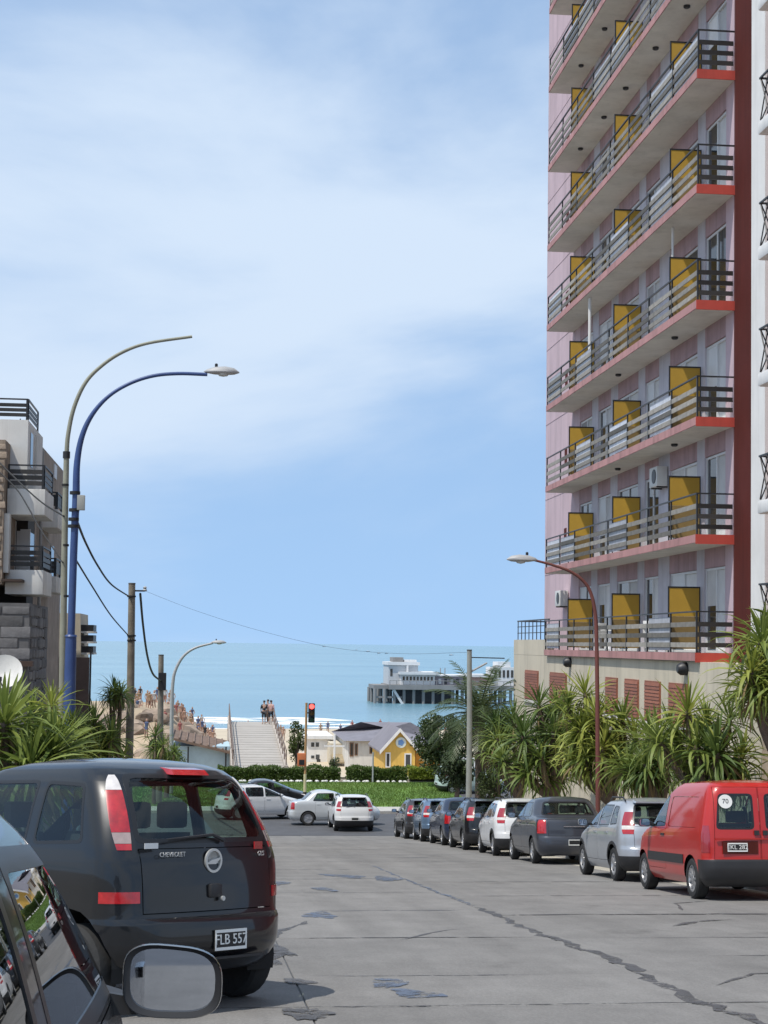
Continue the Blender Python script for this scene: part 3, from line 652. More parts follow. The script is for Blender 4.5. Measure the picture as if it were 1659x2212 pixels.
zz = zl - 0.2; row = 0
while zz > zl - 2.6:
    x = -5.2 - 0.2 * (row % 2)
    while x > -9.5:
        sub('stone_block', rr.choice(mst), lb.o, (x - lb.loc.x, 43.965 - lb.loc.y, zz - lb.loc.z)); x -= 0.68
    y = 44.45 + 0.25 * (row % 2)
    while y < 48.7:
        so = sub('stone_block', rr.choice(mst), lb.o, (-4.855 + 0.04 - lb.loc.x, y - lb.loc.y, zz - lb.loc.z)); so.rotation_euler = (0, 0, RAD(90)); y += 0.72
    zz -= 0.29; row += 1
lb.box('eave', mat('brown_eave', (0.06, 0.035, 0.025), 0.8), -6.5, 43.7, zt(60, 1428, 44) - 0.14, -4.7, 44.0, zt(60, 1428, 44))
lb.box('window', M_frame, -5.31, 54.2, zt(125, 1030, 54), -5.27, 55.1, zt(125, 1000, 54))
lb.part('downpipe', MB().tube([(-5.2, 49.7, -4.5), (-5.2, 49.7, zt(88, 970, 49.6))], 0.05, 8), M_lampgrey, True)
lb.box('inner_wall', M_offw, -5.9, 47.0, b2[0], -5.62, 47.19, b1[1] - 0.02)
lb.box('curtain', M_curtain, -5.6, 47.12, b2[0], -5.42, 47.18, b1[1] - 0.3)
lb.box('awning', mat('brown_awning', (0.05, 0.03, 0.022), 0.8), -5.6, 44.2, b2[0] - 0.35, -5.1, 44.9, b2[0] - 0.28)
lb.part('antenna', MB().tube([(-5.9, 49.8, zt(88, 957, 49.6)), (-5.9, 49.8, zt(88, 957, 49.6) + 0.75)], 0.02, 5), M_black)
# satellite dish by the left plants
t = Thing('satellite_dish', at(8, 1530, Y=36), 'white round-topped dish behind the leftmost spiky plant', 'dish')
p = at(10, 1455, Y=36)
t.part('reflector', MB().lathe([(0.0, 0.0), (0.15, 0.015), (0.3, 0.05), (0.40, 0.11), (0.395, 0.125), (0.29, 0.065), (0.0, 0.015)], 24, Matrix.Translation(p) @ Matrix.Rotation(RAD(65), 4, 'X')), M_offw, True)
t.part('mast', MB().tube([(p.x, p.y + 0.12, gz(36) + 0.1), (p.x, p.y + 0.1, p.z - 0.1)], 0.035, 8), M_black, True)
t.part('feed_arm', MB().tube([(p.x, p.y - 0.02, p.z - 0.36), (p.x - 0.05, p.y - 0.45, p.z - 0.12)], 0.018, 6).box(p.x - 0.1, p.y - 0.5, p.z - 0.16, p.x - 0.0, p.y - 0.42, p.z - 0.06), M_black)

# cream corner house beyond
ch = Thing('corner_house', (-7, 61, gz(61)), 'narrow cream corner house with three small dark balconies facing the sea', 'building')
zt2 = zt(180, 1340, 59.5)
xr = at(193, 1400, Y=59.5).x
ch.part('wall', MB().hexa([(-9.5, 59.5, -8), (xr, 59.5, -8), (xr, 63.2, -8), (-9.5, 63.2, -8)], [(-9.5, 59.5, zt2 + 0.25), (xr - 0.35, 59.5, zt2 + 0.25), (xr - 0.35, 63.2, zt2 + 0.25), (-9.5, 63.2, zt2 + 0.25)]), mat('cream_render', (0.52, 0.46, 0.36), 0.85, var=0.1, dirt=0.4, dirtcol=(0.38, 0.33, 0.26)))
ch.box('lower_wall', mat('brown_render', (0.14, 0.10, 0.085), 0.85, var=0.2), -9.4, 59.3, -8, xr + 0.02, 59.5, zt(180, 1420, 59.5))
for v in (1356, 1378, 1402):
    zc = zt(198, v, 60); bo = ch.box('balcony', M_black, xr - 0.4, 59.7, zc - 0.13, xr + 0.12, 61.2, zc + 0.1)
    ch.box('balcony_slab', M_offw, xr - 0.4, 59.65, zc - 0.2, xr + 0.14, 61.3, zc - 0.132, parent=bo)
ch.box('downpipe', M_black, xr + 0.02, 59.55, -6.2, xr + 0.08, 59.62, zt(198, 1402, 60))

# ------------------------------------------------------------------ ramp to the beach
rp = Thing('beach_ramp', (2, 100, gz(100)), 'wide stepped concrete ramp with side railings climbing towards the sea', 'ramp')
M_ramp = mat('ramp_concrete', (0.37, 0.34, 0.305), 0.9, var=0.1, scale=0.8, dirt=0.3, dirtcol=(0.36, 0.33, 0.3), rnd=0.05)
pA, pB = at(507, 1660, Y=99.0), at(614, 1662, Y=99.0); qA, qB = at(512, 1566, Y=119), at(602, 1567, Y=119)
xl, xr_ = pA.x, pB.x; zl0, zl1 = pA.z, qA.z
n = 18
for i in range(n):
    ya, yb = 99 + 20.0 * i / n, 99 + 20.0 * (i + 1) / n; z = zl0 + (zl1 - zl0) * (i + 1) / n
    za_ = zl0 + (zl1 - zl0) * i / n + 0.02
    rp.part('step', MB().hexa([(xl, ya + 0.002, za_ - 0.3), (xr_, ya + 0.002, za_ - 0.3), (xr_, yb - 0.002, z - 0.3), (xl, yb - 0.002, z - 0.3)], [(xl, ya + 0.002, za_), (xr_, ya + 0.002, za_), (xr_, yb - 0.002, z), (xl, yb - 0.002, z)]), M_ramp)
rp.box('landing', M_ramp, xl, 119.0, zl1 - 0.35, xr_, 124.0, zl1 + 0.002)
rp.box('base', M_ramp, xl + 0.05, 99.2, -10, xr_ - 0.05, 123.8, zl0 - 0.34)
for sgn, x in ((-1, xl), (1, xr_)):
    xo = x + sgn * 0.22
    rp.part('side_wall', MB().hexa([(min(x, xo), 98.8, zl0 - 1.2), (max(x, xo), 98.8, zl0 - 1.2), (max(x, xo), 124, zl1 - 1.8), (min(x, xo), 124, zl1 - 1.8)],
            [(min(x, xo), 98.8, zl0 + 0.2), (max(x, xo), 98.8, zl0 + 0.2), (max(x, xo), 124, zl1 + 0.45), (min(x, xo), 124, zl1 + 0.45)]), mat('ramp_wall', (0.40, 0.35, 0.30), 0.9, var=0.2, scale=1))
    xm = (x + xo) / 2
    f2 = lambda y: zl0 + 0.2 + (zl1 + 0.25 - zl0) * (y - 98.8) / 25.2
    for h in (0.45, 0.9): rp.part('handrail', MB().tube([(xm, 98.9, f2(98.9) + h), (xm, 123.9, f2(123.9) + h)], 0.035, 6), mat('rail_brown', (0.16, 0.11, 0.085), 0.6))
    for i in range(11):
        y = 99 + i * 2.45; rp.part('baluster', MB().tube([(xm, y, f2(y) - 0.02), (xm, y, f2(y) + 0.9)], 0.035, 6), MATS['rail_brown'])

# ------------------------------------------------------------------ houses on the beach
def gable_house(name, label, u0, u1, vb, ve, vg, Y, depth, mw, mr, mtrim, wins, rnd=None):
    a, b = at(u0, ve, Y=Y), at(u1, ve, Y=Y); ze, zg = a.z, at((u0 + u1) / 2, vg, Y=Y).z; zb = gz(Y) - 0.4; xm = (a.x + b.x) / 2
    t = Thing(name, (xm, Y + depth / 2, gz(Y)), label, 'house')
    t.part('wall', MB().add([(a.x, Y, zb), (b.x, Y, zb), (b.x, Y, ze), (xm, Y, zg), (a.x, Y, ze), (a.x, Y + depth, zb), (b.x, Y + depth, zb), (b.x, Y + depth, ze), (xm, Y + depth, zg), (a.x, Y + depth, ze)],
           [(0, 1, 2, 3, 4), (9, 8, 7, 6, 5), (0, 4, 9, 5), (1, 6, 7, 2), (2, 7, 8, 3), (3, 8, 9, 4)]), mw)
    ov = 0.35; sl = (zg - ze) / (b.x - xm)
    for sg in (-1, 1):
        xe = xm + sg * (b.x - xm + ov); zo = ze - sl * ov
        q = [(xm, Y - 0.3, zg + 0.03), (xe, Y - 0.3, zo + 0.03), (xe, Y + depth + 0.3, zo + 0.03), (xm, Y + depth + 0.3, zg + 0.03)]
        if sg < 0: q = [q[1], q[0], q[3], q[2]]
        ro = t.part('roof', MB().hexa(q, [(p[0], p[1], p[2] + 0.14) for p in q]), mr)
        t.part('barge_board', MB().hexa([(min(xm, xe), Y - 0.36, (zg if sg > 0 else zo) - 0.1), (max(xm, xe), Y - 0.36, (zo if sg > 0 else zg) - 0.1), (max(xm, xe), Y - 0.303, (zo if sg > 0 else zg) - 0.1), (min(xm, xe), Y - 0.303, (zg if sg > 0 else zo) - 0.1)],
               [(min(xm, xe), Y - 0.36, (zg if sg > 0 else zo) + 0.2), (max(xm, xe), Y - 0.36, (zo if sg > 0 else zg) + 0.2), (max(xm, xe), Y - 0.303, (zo if sg > 0 else zg) + 0.2), (min(xm, xe), Y - 0.303, (zg if sg > 0 else zo) + 0.2)]), mtrim)
    for (ua, va, ub, vb_) in wins:
        c, d = at(ua, vb_, Y=Y), at(ub, va, Y=Y)
        wo = t.box('window', M_white, c.x - 0.1, Y - 0.06, c.z - 0.1, d.x + 0.1, Y - 0.004, d.z + 0.1)
        t.box('pane', M_pane, c.x, Y - 0.075, c.z, d.x, Y - 0.062, d.z, parent=wo)
    if rnd:
        c = at(rnd[0], rnd[1], Y=Y); rr_ = rnd[2] / FPX * Y
        wo = t.part('round_window', MB().lathe([(rr_ * 1.15, 0), (rr_ * 1.15, 0.1), (rr_, 0.1)], 20, Matrix.Translation((c.x, Y - 0.003, c.z)) @ Matrix.Rotation(RAD(90), 4, 'X')), mat('pale_trim', (0.6, 0.66, 0.62), 0.6))
        t.part('emblem', MB().lathe([(rr_ * 0.75, 0), (rr_ * 0.6, 0.03)], 5, Matrix.Translation((c.x, Y - 0.104, c.z)) @ Matrix.Rotation(RAD(90), 4, 'X')), mat('blue_emblem', (0.13, 0.27, 0.55), 0.5), parent=wo)
    return t
M_roofg = mat('grey_roof_tiles', (0.19, 0.18, 0.205), 0.8, var=0.2, scale=0.8, bump=0.4, bscale=5)
M_yel = mat('yellow_wall', (0.66, 0.42, 0.095), 0.8, var=0.15, scale=0.6, streak=0.2)
gable_house('yellow_house', 'yellow gabled beach house with white barge boards and a round blue emblem', 829, 897, 1668, 1616, 1578, 128, 9, M_yel, M_roofg, M_white, [(835, 1628, 841, 1655), (876, 1630, 886, 1656)], (866, 1604, 10))
# annex right of it
t = Thing('beach_annex', (at(915, 1620, Y=129).x, 132, gz(130)), 'low orange-yellow annex on the right of the gabled yellow house', 'house')
a, b_ = at(899, 1618, Y=129), at(950, 1618, Y=129)
t.box('wall', mat('orange_wall', (0.62, 0.28, 0.04), 0.8, var=0.1), a.x, 129.2, gz(130) - 0.5, b_.x, 136, a.z); t.box('roof', M_roofg, a.x + 0.02, 128.9, a.z + 0.003, b_.x + 0.2, 136.3, a.z + 0.18)
def hip_house(name, label, u0, u1, ve, vr, Y, depth, mw, wins, vb=1668):
    a, b = at(u0, ve, Y=Y), at(u1, ve, Y=Y); ze = a.z; zr = at((u0 + u1) / 2, vr, Y=Y + depth / 2).z; zb = gz(Y) - 0.4
    t = Thing(name, ((a.x + b.x) / 2, Y + depth / 2, gz(Y)), label, 'house')
    t.box('wall', mw, a.x, Y, zb, b.x, Y + depth, ze)
    o = 0.4; k = depth / 2 + o
    x0, x1 = a.x - o, b.x + o; rx0, rx1 = x0 + k * 0.9, x1 - k * 0.9
    t.part('roof', MB().add([(x0, Y - o, ze + 0.003), (x1, Y - o, ze + 0.003), (x1, Y + depth + o, ze + 0.003), (x0, Y + depth + o, ze + 0.003), (rx0, Y + depth / 2, zr), (rx1, Y + depth / 2, zr)],
           [(0, 1, 5, 4), (1, 2, 5), (2, 3, 4, 5), (3, 0, 4), (3, 2, 1, 0)]), M_roofg)
    for (ua, va, ub, vb_) in wins:
        c, d = at(ua, vb_, Y=Y), at(ub, va, Y=Y)
        wo = t.box('window', mat('brown_frame', (0.22, 0.12, 0.07), 0.7), c.x - 0.08, Y - 0.05, c.z - 0.08, d.x + 0.08, Y - 0.003, d.z + 0.08)
        t.box('pane', M_pane, c.x, Y - 0.065, c.z, d.x, Y - 0.052, d.z, parent=wo)
hip_house('grey_roofed_house', 'pale beach house under a wide grey hipped roof', 752, 950, 1600, 1560, 140, 14, M_offw, [(757, 1606, 762, 1632), (768, 1608, 771, 1630), (800, 1606, 806, 1626), (815, 1608, 824, 1630)])
t = Thing('white_beach_house', (at(690, 1600, Y=150).x, 154, gz(150)), 'flat-roofed white two-storey beach house with dark windows', 'house')
a, b_ = at(664, 1596, Y=150), at(712, 1596, Y=150)
t.box('wall', M_white, a.x, 150, gz(150) - 0.5, b_.x, 158, a.z); t.box('roof', M_white, a.x - 0.3, 149.7, a.z + 0.003, b_.x + 0.3, 158.3, a.z + 0.3)
for (ua, va, ub, vb_) in [(672, 1604, 679, 1613), (682, 1604, 689, 1613), (672, 1632, 679, 1638), (682, 1630, 690, 1640), (684, 1640, 692, 1655)]:
    c, d = at(ua, vb_, Y=150), at(ub, va, Y=150); t.box('window', M_pane, c.x, 149.97, c.z, d.x, 149.997, d.z)
t = Thing('beach_bar', (at(732, 1600, Y=146).x, 150, gz(146)), 'cream beach bar with a thatched awning between two white houses', 'house')
a, b_ = at(713, 1606, Y=146), at(752, 1606, Y=146)
t.box('wall', M_beige, a.x + 0.05, 146, gz(146) - 0.5, b_.x, 152, a.z)
z1 = at(730, 1634, Y=145).z
t.part('awning', MB().hexa([(a.x + 0.1, 143.4, z1 - 0.5), (b_.x, 143.4, z1 - 0.5), (b_.x, 145.99, z1), (a.x + 0.1, 145.99, z1)], [(a.x + 0.1, 143.4, z1 - 0.35), (b_.x, 143.4, z1 - 0.35), (b_.x, 145.99, z1 + 0.15), (a.x + 0.1, 145.99, z1 + 0.15)]), mat('thatch', (0.30, 0.24, 0.15), 0.95, var=0.3))
for x in (a.x + 0.2, b_.x - 0.2): t.box('post', M_white, x, 143.5, gz(143.5) - 0.1, x + 0.12, 143.62, z1 - 0.48)
# brown-roofed kiosk left of the ramp
Yk = 106
a, b_ = at(372, 1590, Y=Yk), at(497, 1590, Y=Yk); zk = at(440, 1612, Y=Yk).z
t = Thing('beach_kiosk', ((a.x + b_.x) / 2, Yk + 3, gz(Yk + 3)), 'low kiosk with pale blue wall and sloping brown roof left of the ramp', 'kiosk')
t.box('wall', mat('pale_blue_wall', (0.40, 0.52, 0.58), 0.8, var=0.1), a.x, Yk, gz(Yk) - 1.2, b_.x, Yk + 6, zk)
q = [(a.x - 0.2, Yk - 0.5, at(372, 1596, Y=Yk).z), (b_.x + 0.05, Yk - 0.5, at(497, 1628, Y=Yk).z), (b_.x + 0.05, Yk + 6.2, at(497, 1606, Y=Yk + 6).z), (a.x - 0.2, Yk + 6.2, at(372, 1580, Y=Yk + 6).z)]
t.part('roof', MB().hexa(q, [(p[0], p[1], p[2] + 0.16) for p in q]), mat('brown_roof', (0.17, 0.115, 0.085), 0.9, var=0.3, scale=1.5, bump=0.4))
for i in range(9):
    x = a.x + (b_.x - a.x) * i / 8.0; f = i / 8.0
    za = q[0][2] + (q[1][2] - q[0][2]) * f + 0.165; zb_ = q[3][2] + (q[2][2] - q[3][2]) * f + 0.165
    t.part('roof_batten', MB().hexa([(x - 0.05, Yk - 0.5, za), (x + 0.05, Yk - 0.5, za), (x + 0.05, Yk + 6.2, zb_), (x - 0.05, Yk + 6.2, zb_)], [(x - 0.05, Yk - 0.5, za + 0.07), (x + 0.05, Yk - 0.5, za + 0.07), (x + 0.05, Yk + 6.2, zb_ + 0.07), (x - 0.05, Yk + 6.2, zb_ + 0.07)]), MATS['brown_roof'])
for x in (a.x + 1.0, b_.x - 0.3): t.box('post', M_black, x, Yk - 0.4, gz(Yk) - 0.9, x + 0.1, Yk - 0.3, zk)

# ------------------------------------------------------------------ pier
YP = 330.0
M_pw = mat('pier_white', (0.62, 0.62, 0.62), 0.8, var=0.1, scale=0.3, dirt=0.4, dirtcol=(0.42, 0.42, 0.42))
M_pg = mat('pier_concrete', (0.22, 0.215, 0.21), 0.85, var=0.2, scale=0.3)
M_pd = mat('pier_dark', (0.05, 0.05, 0.055), 0.8, var=0.3)
pr = Thing('fishing_pier', (at(960, 1500, Y=YP).x, YP + 8, SEA), 'fishing pier on concrete piles with white club buildings on deck', 'pier')
X_ = lambda u: at(u, 1500, Y=YP).x
Z_ = lambda v: at(900, v, Y=YP).z
pr.box('deck', M_pg, X_(840), YP, Z_(1490), X_(1125), YP + 16, Z_(1480))
pr.box('lower_platform', M_pg, X_(808), YP + 1, Z_(1489), X_(839.6), YP + 12, Z_(1481))
pr.box('brace_beam', M_pg, X_(808), YP + 1.1, Z_(1509), X_(870), YP + 1.6, Z_(1505))
for i in range(15):
    u = 811 + i * 21.0
    for d in (1.0, 8.0, 14.0): pr.part('pile', MB().tube([(X_(u), YP + d, SEA - 3), (X_(u), YP + d, Z_(1488.5))], 0.34, 8), M_pg, True)
pr.box('under_store', M_pd, X_(866), YP + 2, Z_(1523), X_(985), YP + 13, Z_(1490.3))
pr.part('stair', MB().hexa([(X_(868), YP + 0.5, Z_(1522)), (X_(874), YP + 0.5, Z_(1522)), (X_(874), YP + 1.9, Z_(1522)), (X_(868), YP + 1.9, Z_(1522))], [(X_(848), YP + 0.5, Z_(1490.5)), (X_(854), YP + 0.5, Z_(1490.5)), (X_(854), YP + 1.9, Z_(1490.5)), (X_(848), YP + 1.9, Z_(1490.5))]), M_pw)
hall = pr.box('hall', M_pw, X_(868), YP + 2, Z_(1479.8), X_(942), YP + 13, Z_(1458))
pr.box('roof', M_pw, X_(864), YP + 1, Z_(1457.7), X_(950), YP + 14, Z_(1452))
for i in range(9): pr.box('window', M_pane, X_(872 + i * 7.6), YP + 1.95, Z_(1471), X_(876.5 + i * 7.6), YP + 2.0 - 0.005, Z_(1462), parent=hall)
tower = pr.box('clubhouse', mat('pier_grey', (0.46, 0.48, 0.5), 0.8, var=0.1), X_(843), YP + 4, Z_(1479.8), X_(908), YP + 14, Z_(1438))
pr.box('roof', M_pw, X_(841), YP + 3.5, Z_(1437.7), X_(911), YP + 14.5, Z_(1431))
pr.box('roof_house', M_pg, X_(855), YP + 6, Z_(1430.7), X_(878), YP + 12, Z_(1421)); pr.box('roof_house', M_pw, X_(880), YP + 6, Z_(1430.7), X_(907), YP + 10, Z_(1426))
pr.box('window', M_pane, X_(847), YP + 3.95, Z_(1462), X_(852), YP + 3.995, Z_(1446), parent=tower); pr.box('chimney', M_pw, X_(882), YP + 3.4, Z_(1458), X_(886), YP + 3.9, Z_(1438))
shed = pr.box('long_shed', mat('pier_mauve', (0.30, 0.27, 0.30), 0.8, var=0.15), X_(943), YP + 3, Z_(1479.8), X_(1005), YP + 12, Z_(1461)); pr.box('roof', M_pw, X_(942.5), YP + 2.3, Z_(1460.7), X_(1010), YP + 13, Z_(1457.8))
for i in range(4): pr.box('window', M_pd if i % 2 else M_pw, X_(951 + i * 13), YP + 2.9, Z_(1478), X_(957 + i * 13), YP + 2.99, Z_(1466), parent=shed)
pr.box('brick_shed', mat('pier_brick', (0.38, 0.25, 0.21), 0.8, var=0.2), X_(1012), YP + 3, Z_(1479.8), X_(1068), YP + 12, Z_(1462)); pr.box('roof', M_pw, X_(1011), YP + 2.5, Z_(1461.7), X_(1070), YP + 12.5, Z_(1456))
pr.box('white_shed', M_pw, X_(1070), YP + 3, Z_(1479.8), X_(1118), YP + 12, Z_(1440)); pr.box('roof_house', M_pw, X_(1082), YP + 4, Z_(1439.8), X_(1110), YP + 10, Z_(1428))
for i in range(5): pr.box('window', M_pane, X_(1073 + i * 9), YP + 2.93, Z_(1462), X_(1078 + i * 9), YP + 2.99, Z_(1446))
mbr = MB()
for i in range(20): mbr.tube([(X_(842 + i * 14.5), YP + 0.2, Z_(1480)), (X_(842 + i * 14.5), YP + 0.2, Z_(1470))], 0.08, 5)
mbr.tube([(X_(842), YP + 0.2, Z_(1470.5)), (X_(1120), YP + 0.2, Z_(1470.5))], 0.07, 5)
pr.part('deck_railing', mbr, M_pg)
for u in (958, 968): pr.part('mast', MB().tube([(X_(u), YP + 5, Z_(1460)), (X_(u), YP + 5, Z_(1443))], 0.1, 5), M_pg)
# small boats far out
bl_ = ['leftmost of the small boats far out', 'white boat nearest the horizon line, left of the pier', 'longest of the far boats beyond the pier', 'lowest of the far boats left of the pier roof', 'boat right beside the lowest far boat', 'far boat to the right above the pier sheds']
for i, (u, v, wpx) in enumerate([(700, 1391.5, 8), (770, 1404, 5), (795, 1408, 10), (818, 1412, 8), (835, 1412, 7), (975, 1416, 11)]):
    d = ray(u, v); tt = (SEA - CAM_Z) / d.z
    if tt < 0 or tt > 9000: tt = 6500
    pB_ = C0 + d * tt; pB_.z = SEA; Lb = max(5.0, wpx / FPX * tt); 
    t = Thing('boat', pB_, bl_[i], 'boat', 'small boats far out at sea')
    x, y = pB_.x, pB_.y; h = Lb * 0.13; bw = Lb * 0.16
    t.part('hull', MB().hexa([(x - Lb * .42, y - bw * .6, SEA - 0.2), (x + Lb * .36, y - bw * .5, SEA - 0.2), (x + Lb * .36, y + bw * .5, SEA - 0.2), (x - Lb * .42, y + bw * .6, SEA - 0.2)], [(x - Lb * .45, y - bw, SEA + h), (x + Lb * .5, y - bw * .1, SEA + h * 1.2), (x + Lb * .5, y + bw * .1, SEA + h * 1.2), (x - Lb * .45, y + bw, SEA + h)]), mat('boat_hull', (0.16, 0.2, 0.24), 0.6, rnd=0.5))
    t.box('cabin', M_white, x - Lb * .2, y - bw * .5, SEA + h * 0.9, x + Lb * .12, y + bw * .5, SEA + h * 2.0)
# ------------------------------------------------------------------ cars
def pchip(tab, x):
    xs = [t[0] for t in tab]; n = len(xs)
    if x <= xs[0]: return tab[0][1:]
    if x >= xs[-1]: return tab[-1][1:]
    i = max(k for k in range(n - 1) if xs[k] <= x); h = xs[i + 1] - xs[i]; t = (x - xs[i]) / h; res = []
    for c in range(1, len(tab[0])):
        def sl(k): return (tab[k + 1][c] - tab[k][c]) / (xs[k + 1] - xs[k])
        def dv(k):
            if k == 0: return sl(0)
            if k == n - 1: return sl(n - 2)
            a, b = sl(k - 1), sl(k)
            return 0.0 if a * b <= 0 else 2 * a * b / (a + b)
        p0, p1, m0, m1 = tab[i][c], tab[i + 1][c], dv(i) * h, dv(i + 1) * h
        t2, t3 = t * t, t * t * t
        res.append((2 * t3 - 3 * t2 + 1) * p0 + (t3 - 2 * t2 + t) * m0 + (-2 * t3 + 3 * t2) * p1 + (t3 - t2) * m1)
    return res
def outline(yr, yf, w, rr, rf, bow=0.05, bowf=0.10, taper=0.03):
    rr = min(rr, w * 0.9); rf = min(rf, w * 0.9); pts = []
    yc, hl = (yr + yf) / 2, max(0.3, (yf - yr) / 2)
    for k in range(7): pts.append(((w - rr) * k / 7, yr))
    for k in range(7):
        a = -math.pi / 2 + (math.pi / 2) * k / 7; pts.append((w - rr + rr * math.cos(a), yr + rr + rr * math.sin(a)))
    ya, yb = yr + rr, max(yr + rr + 0.05, yf - rf)
    for k in range(18): pts.append((w, ya + (yb - ya) * k / 18))
    for k in range(7):
        a = (math.pi / 2) * k / 7; pts.append((w - rf + rf * math.cos(a), yb + rf * math.sin(a)))
    for k in range(8): pts.append(((w - rf) * (1 - k / 7), yb + rf))
    res = []
    for (x, y) in pts:
        q = (y - yc) / hl; s = 1 - taper * abs(q) ** 2.5
        f = x / max(w, 1e-4)
        y2 = y + (bow * f * f if y < yc else -bowf * f * f) * (abs(q) ** 4)
        res.append((x * s, y2))
    return res + [(-x, y) for (x, y) in reversed(res[1:-1])]
def poly_planes(poly, ax, pre=()):
    """Half-spaces for a convex polygon in the plane of the two axes (ccw or cw), each (normal, offset): inside is n.p < d."""
    a, b = ax; A = sum(p[0] * q[1] - q[0] * p[1] for p, q in zip(poly, poly[1:] + poly[:1])); s = 1 if A > 0 else -1; out = []
    for p, q in zip(poly, poly[1:] + poly[:1]):
        n = Vector((0, 0, 0)); n[a] = (q[1] - p[1]) * s; n[b] = -(q[0] - p[0]) * s
        if n.length < 1e-6: continue
        n.normalize(); out.append((n, n[a] * p[0] + n[b] * p[1]))
    return out + list(pre)
def rounded(poly, r=0.05, k=3):
    out = []; n = len(poly)
    for i in range(n):
        p, c, q = Vector(poly[i - 1]), Vector(poly[i]), Vector(poly[(i + 1) % n])
        a = (p - c); b = (q - c); rr = min(r, a.length * 0.45, b.length * 0.45); a = c + a.normalized() * rr; b = c + b.normalized() * rr
        for j in range(k + 1):
            t = j / k; out.append(tuple((1 - t) ** 2 * a + 2 * t * (1 - t) * c + t * t * b))
    return out
def inset(poly, d):
    n = len(poly); A = sum(p[0] * q[1] - q[0] * p[1] for p, q in zip(poly, poly[1:] + poly[:1])); s = 1 if A > 0 else -1; L_ = []
    for p, q in zip(poly, poly[1:] + poly[:1]):
        e = (Vector(q) - Vector(p)).normalized(); nrm = Vector((-e.y, e.x)) * s; L_.append((Vector(p) + nrm * d, e))
    out = []
    for i in range(n):
        (p, e), (q, g) = L_[i - 1], L_[i]; cr = e.x * g.y - e.y * g.x
        if abs(cr) < 1e-6: out.append(tuple(q)); continue
        t = ((q.x - p.x) * g.y - (q.y - p.y) * g.x) / cr; out.append(tuple(p + e * t))
    return out
class Shell:
    """A car body skin made of stacked plan outlines, from which windows, lamps and panels are cut as pieces of the same surface."""
    def __init__(s, tab, crown=0.04, bow=0.05, bowf=0.12, taper=0.03, nz=34):
        zs = sorted(set([t[0] for t in tab] + [tab[0][0] + (tab[-1][0] - tab[0][0]) * i / nz for i in range(nz + 1)])); s.bm = bmesh.new(); rings = []
        for z in zs:
            yr, yf, w, rr, rf = pchip(tab, z); rings.append([s.bm.verts.new((x, y, z)) for (x, y) in outline(yr, yf, w, rr, rf, bow, bowf, taper)])
        zt = tab[-1][0]; yr, yf, w, rr, rf = tab[-1][1:]; o = outline(yr, yf, w, rr, rf, bow, bowf, taper); cy = (yr + yf) / 2
        for k in range(1, 7):
            f = 1 - k / 7.0; rings.append([s.bm.verts.new((x * f, cy + (y - cy) * f, zt + crown * (1 - f ** 2.2))) for (x, y) in o])
        n = len(rings[0])
        for a, b in zip(rings, rings[1:]):
            for i in range(n): s.bm.faces.new((a[i], a[(i + 1) % n], b[(i + 1) % n], b[i]))
        s.bm.faces.new(rings[-1]); s.bm.faces.new(list(reversed(rings[0])))
        bmesh.ops.recalc_face_normals(s.bm, faces=s.bm.faces[:]); s.tab = tab
    def region(s, planes, pred=None):
        pl = [(n.x, n.y, n.z, d) for n, d in planes]
        def near(f):
            cs = [v.co for v in f.verts]
            for x, y, z, d in pl:
                for c in cs:
                    if x * c.x + y * c.y + z * c.z < d - 1e-7: break
                else: return False
            return pred is None or pred(f.calc_center_median(), f.normal)
        cand = [f for f in s.bm.faces if near(f)]
        for n, d in planes:
            if not cand: return []
            g = set(cand)
            for f in cand: g.update(f.edges); g.update(f.verts)
            ret = bmesh.ops.bisect_plane(s.bm, geom=list(g), dist=1e-5, plane_co=n * d, plane_no=n)
            cand = [f for f in ret['geom'] if isinstance(f, bmesh.types.BMFace) and near(f)]
        out = []
        for f in cand:
            c = f.calc_center_median()
            if all(x * c.x + y * c.y + z * c.z < d + 1e-4 for x, y, z, d in pl): out.append(f)
        return out
    def take(s, faces, off=0.0, thick=0.0):
        """Removes faces from the skin, returns them as a mesh builder moved along the normal."""
        if not faces: return MB()
        s.bm.normal_update(); idx = {}; mb = MB(); vs = []
        fset = set(faces)
        for f in faces:
            for v in f.verts:
                if v not in idx: idx[v] = len(vs); vs.append(v)
        mb.v = [tuple(v.co + v.normal * off) for v in vs]; mb.f = [tuple(idx[v] for v in f.verts) for f in faces]
        if thick:
            k = len(vs); mb.v += [tuple(v.co + v.normal * (off - thick)) for v in vs]
            for f in faces:
                for e in f.edges:
                    if sum(1 for g in e.link_faces if g in fset) == 1:
                        lp = [l for l in f.loops if l.edge == e][0]; a, b = idx[lp.vert], idx[lp.link_loop_next.vert]
                        mb.f.append((a, a + k, b + k, b))
        bmesh.ops.delete(s.bm, geom=faces, context='FACES')
        return mb
    def mesh(s, name, m):
        me = bpy.data.meshes.new(name); s.bm.to_mesh(me); me.materials.append(m); me.shade_smooth(); me.set_sharp_from_angle(angle=RAD(38)); return me

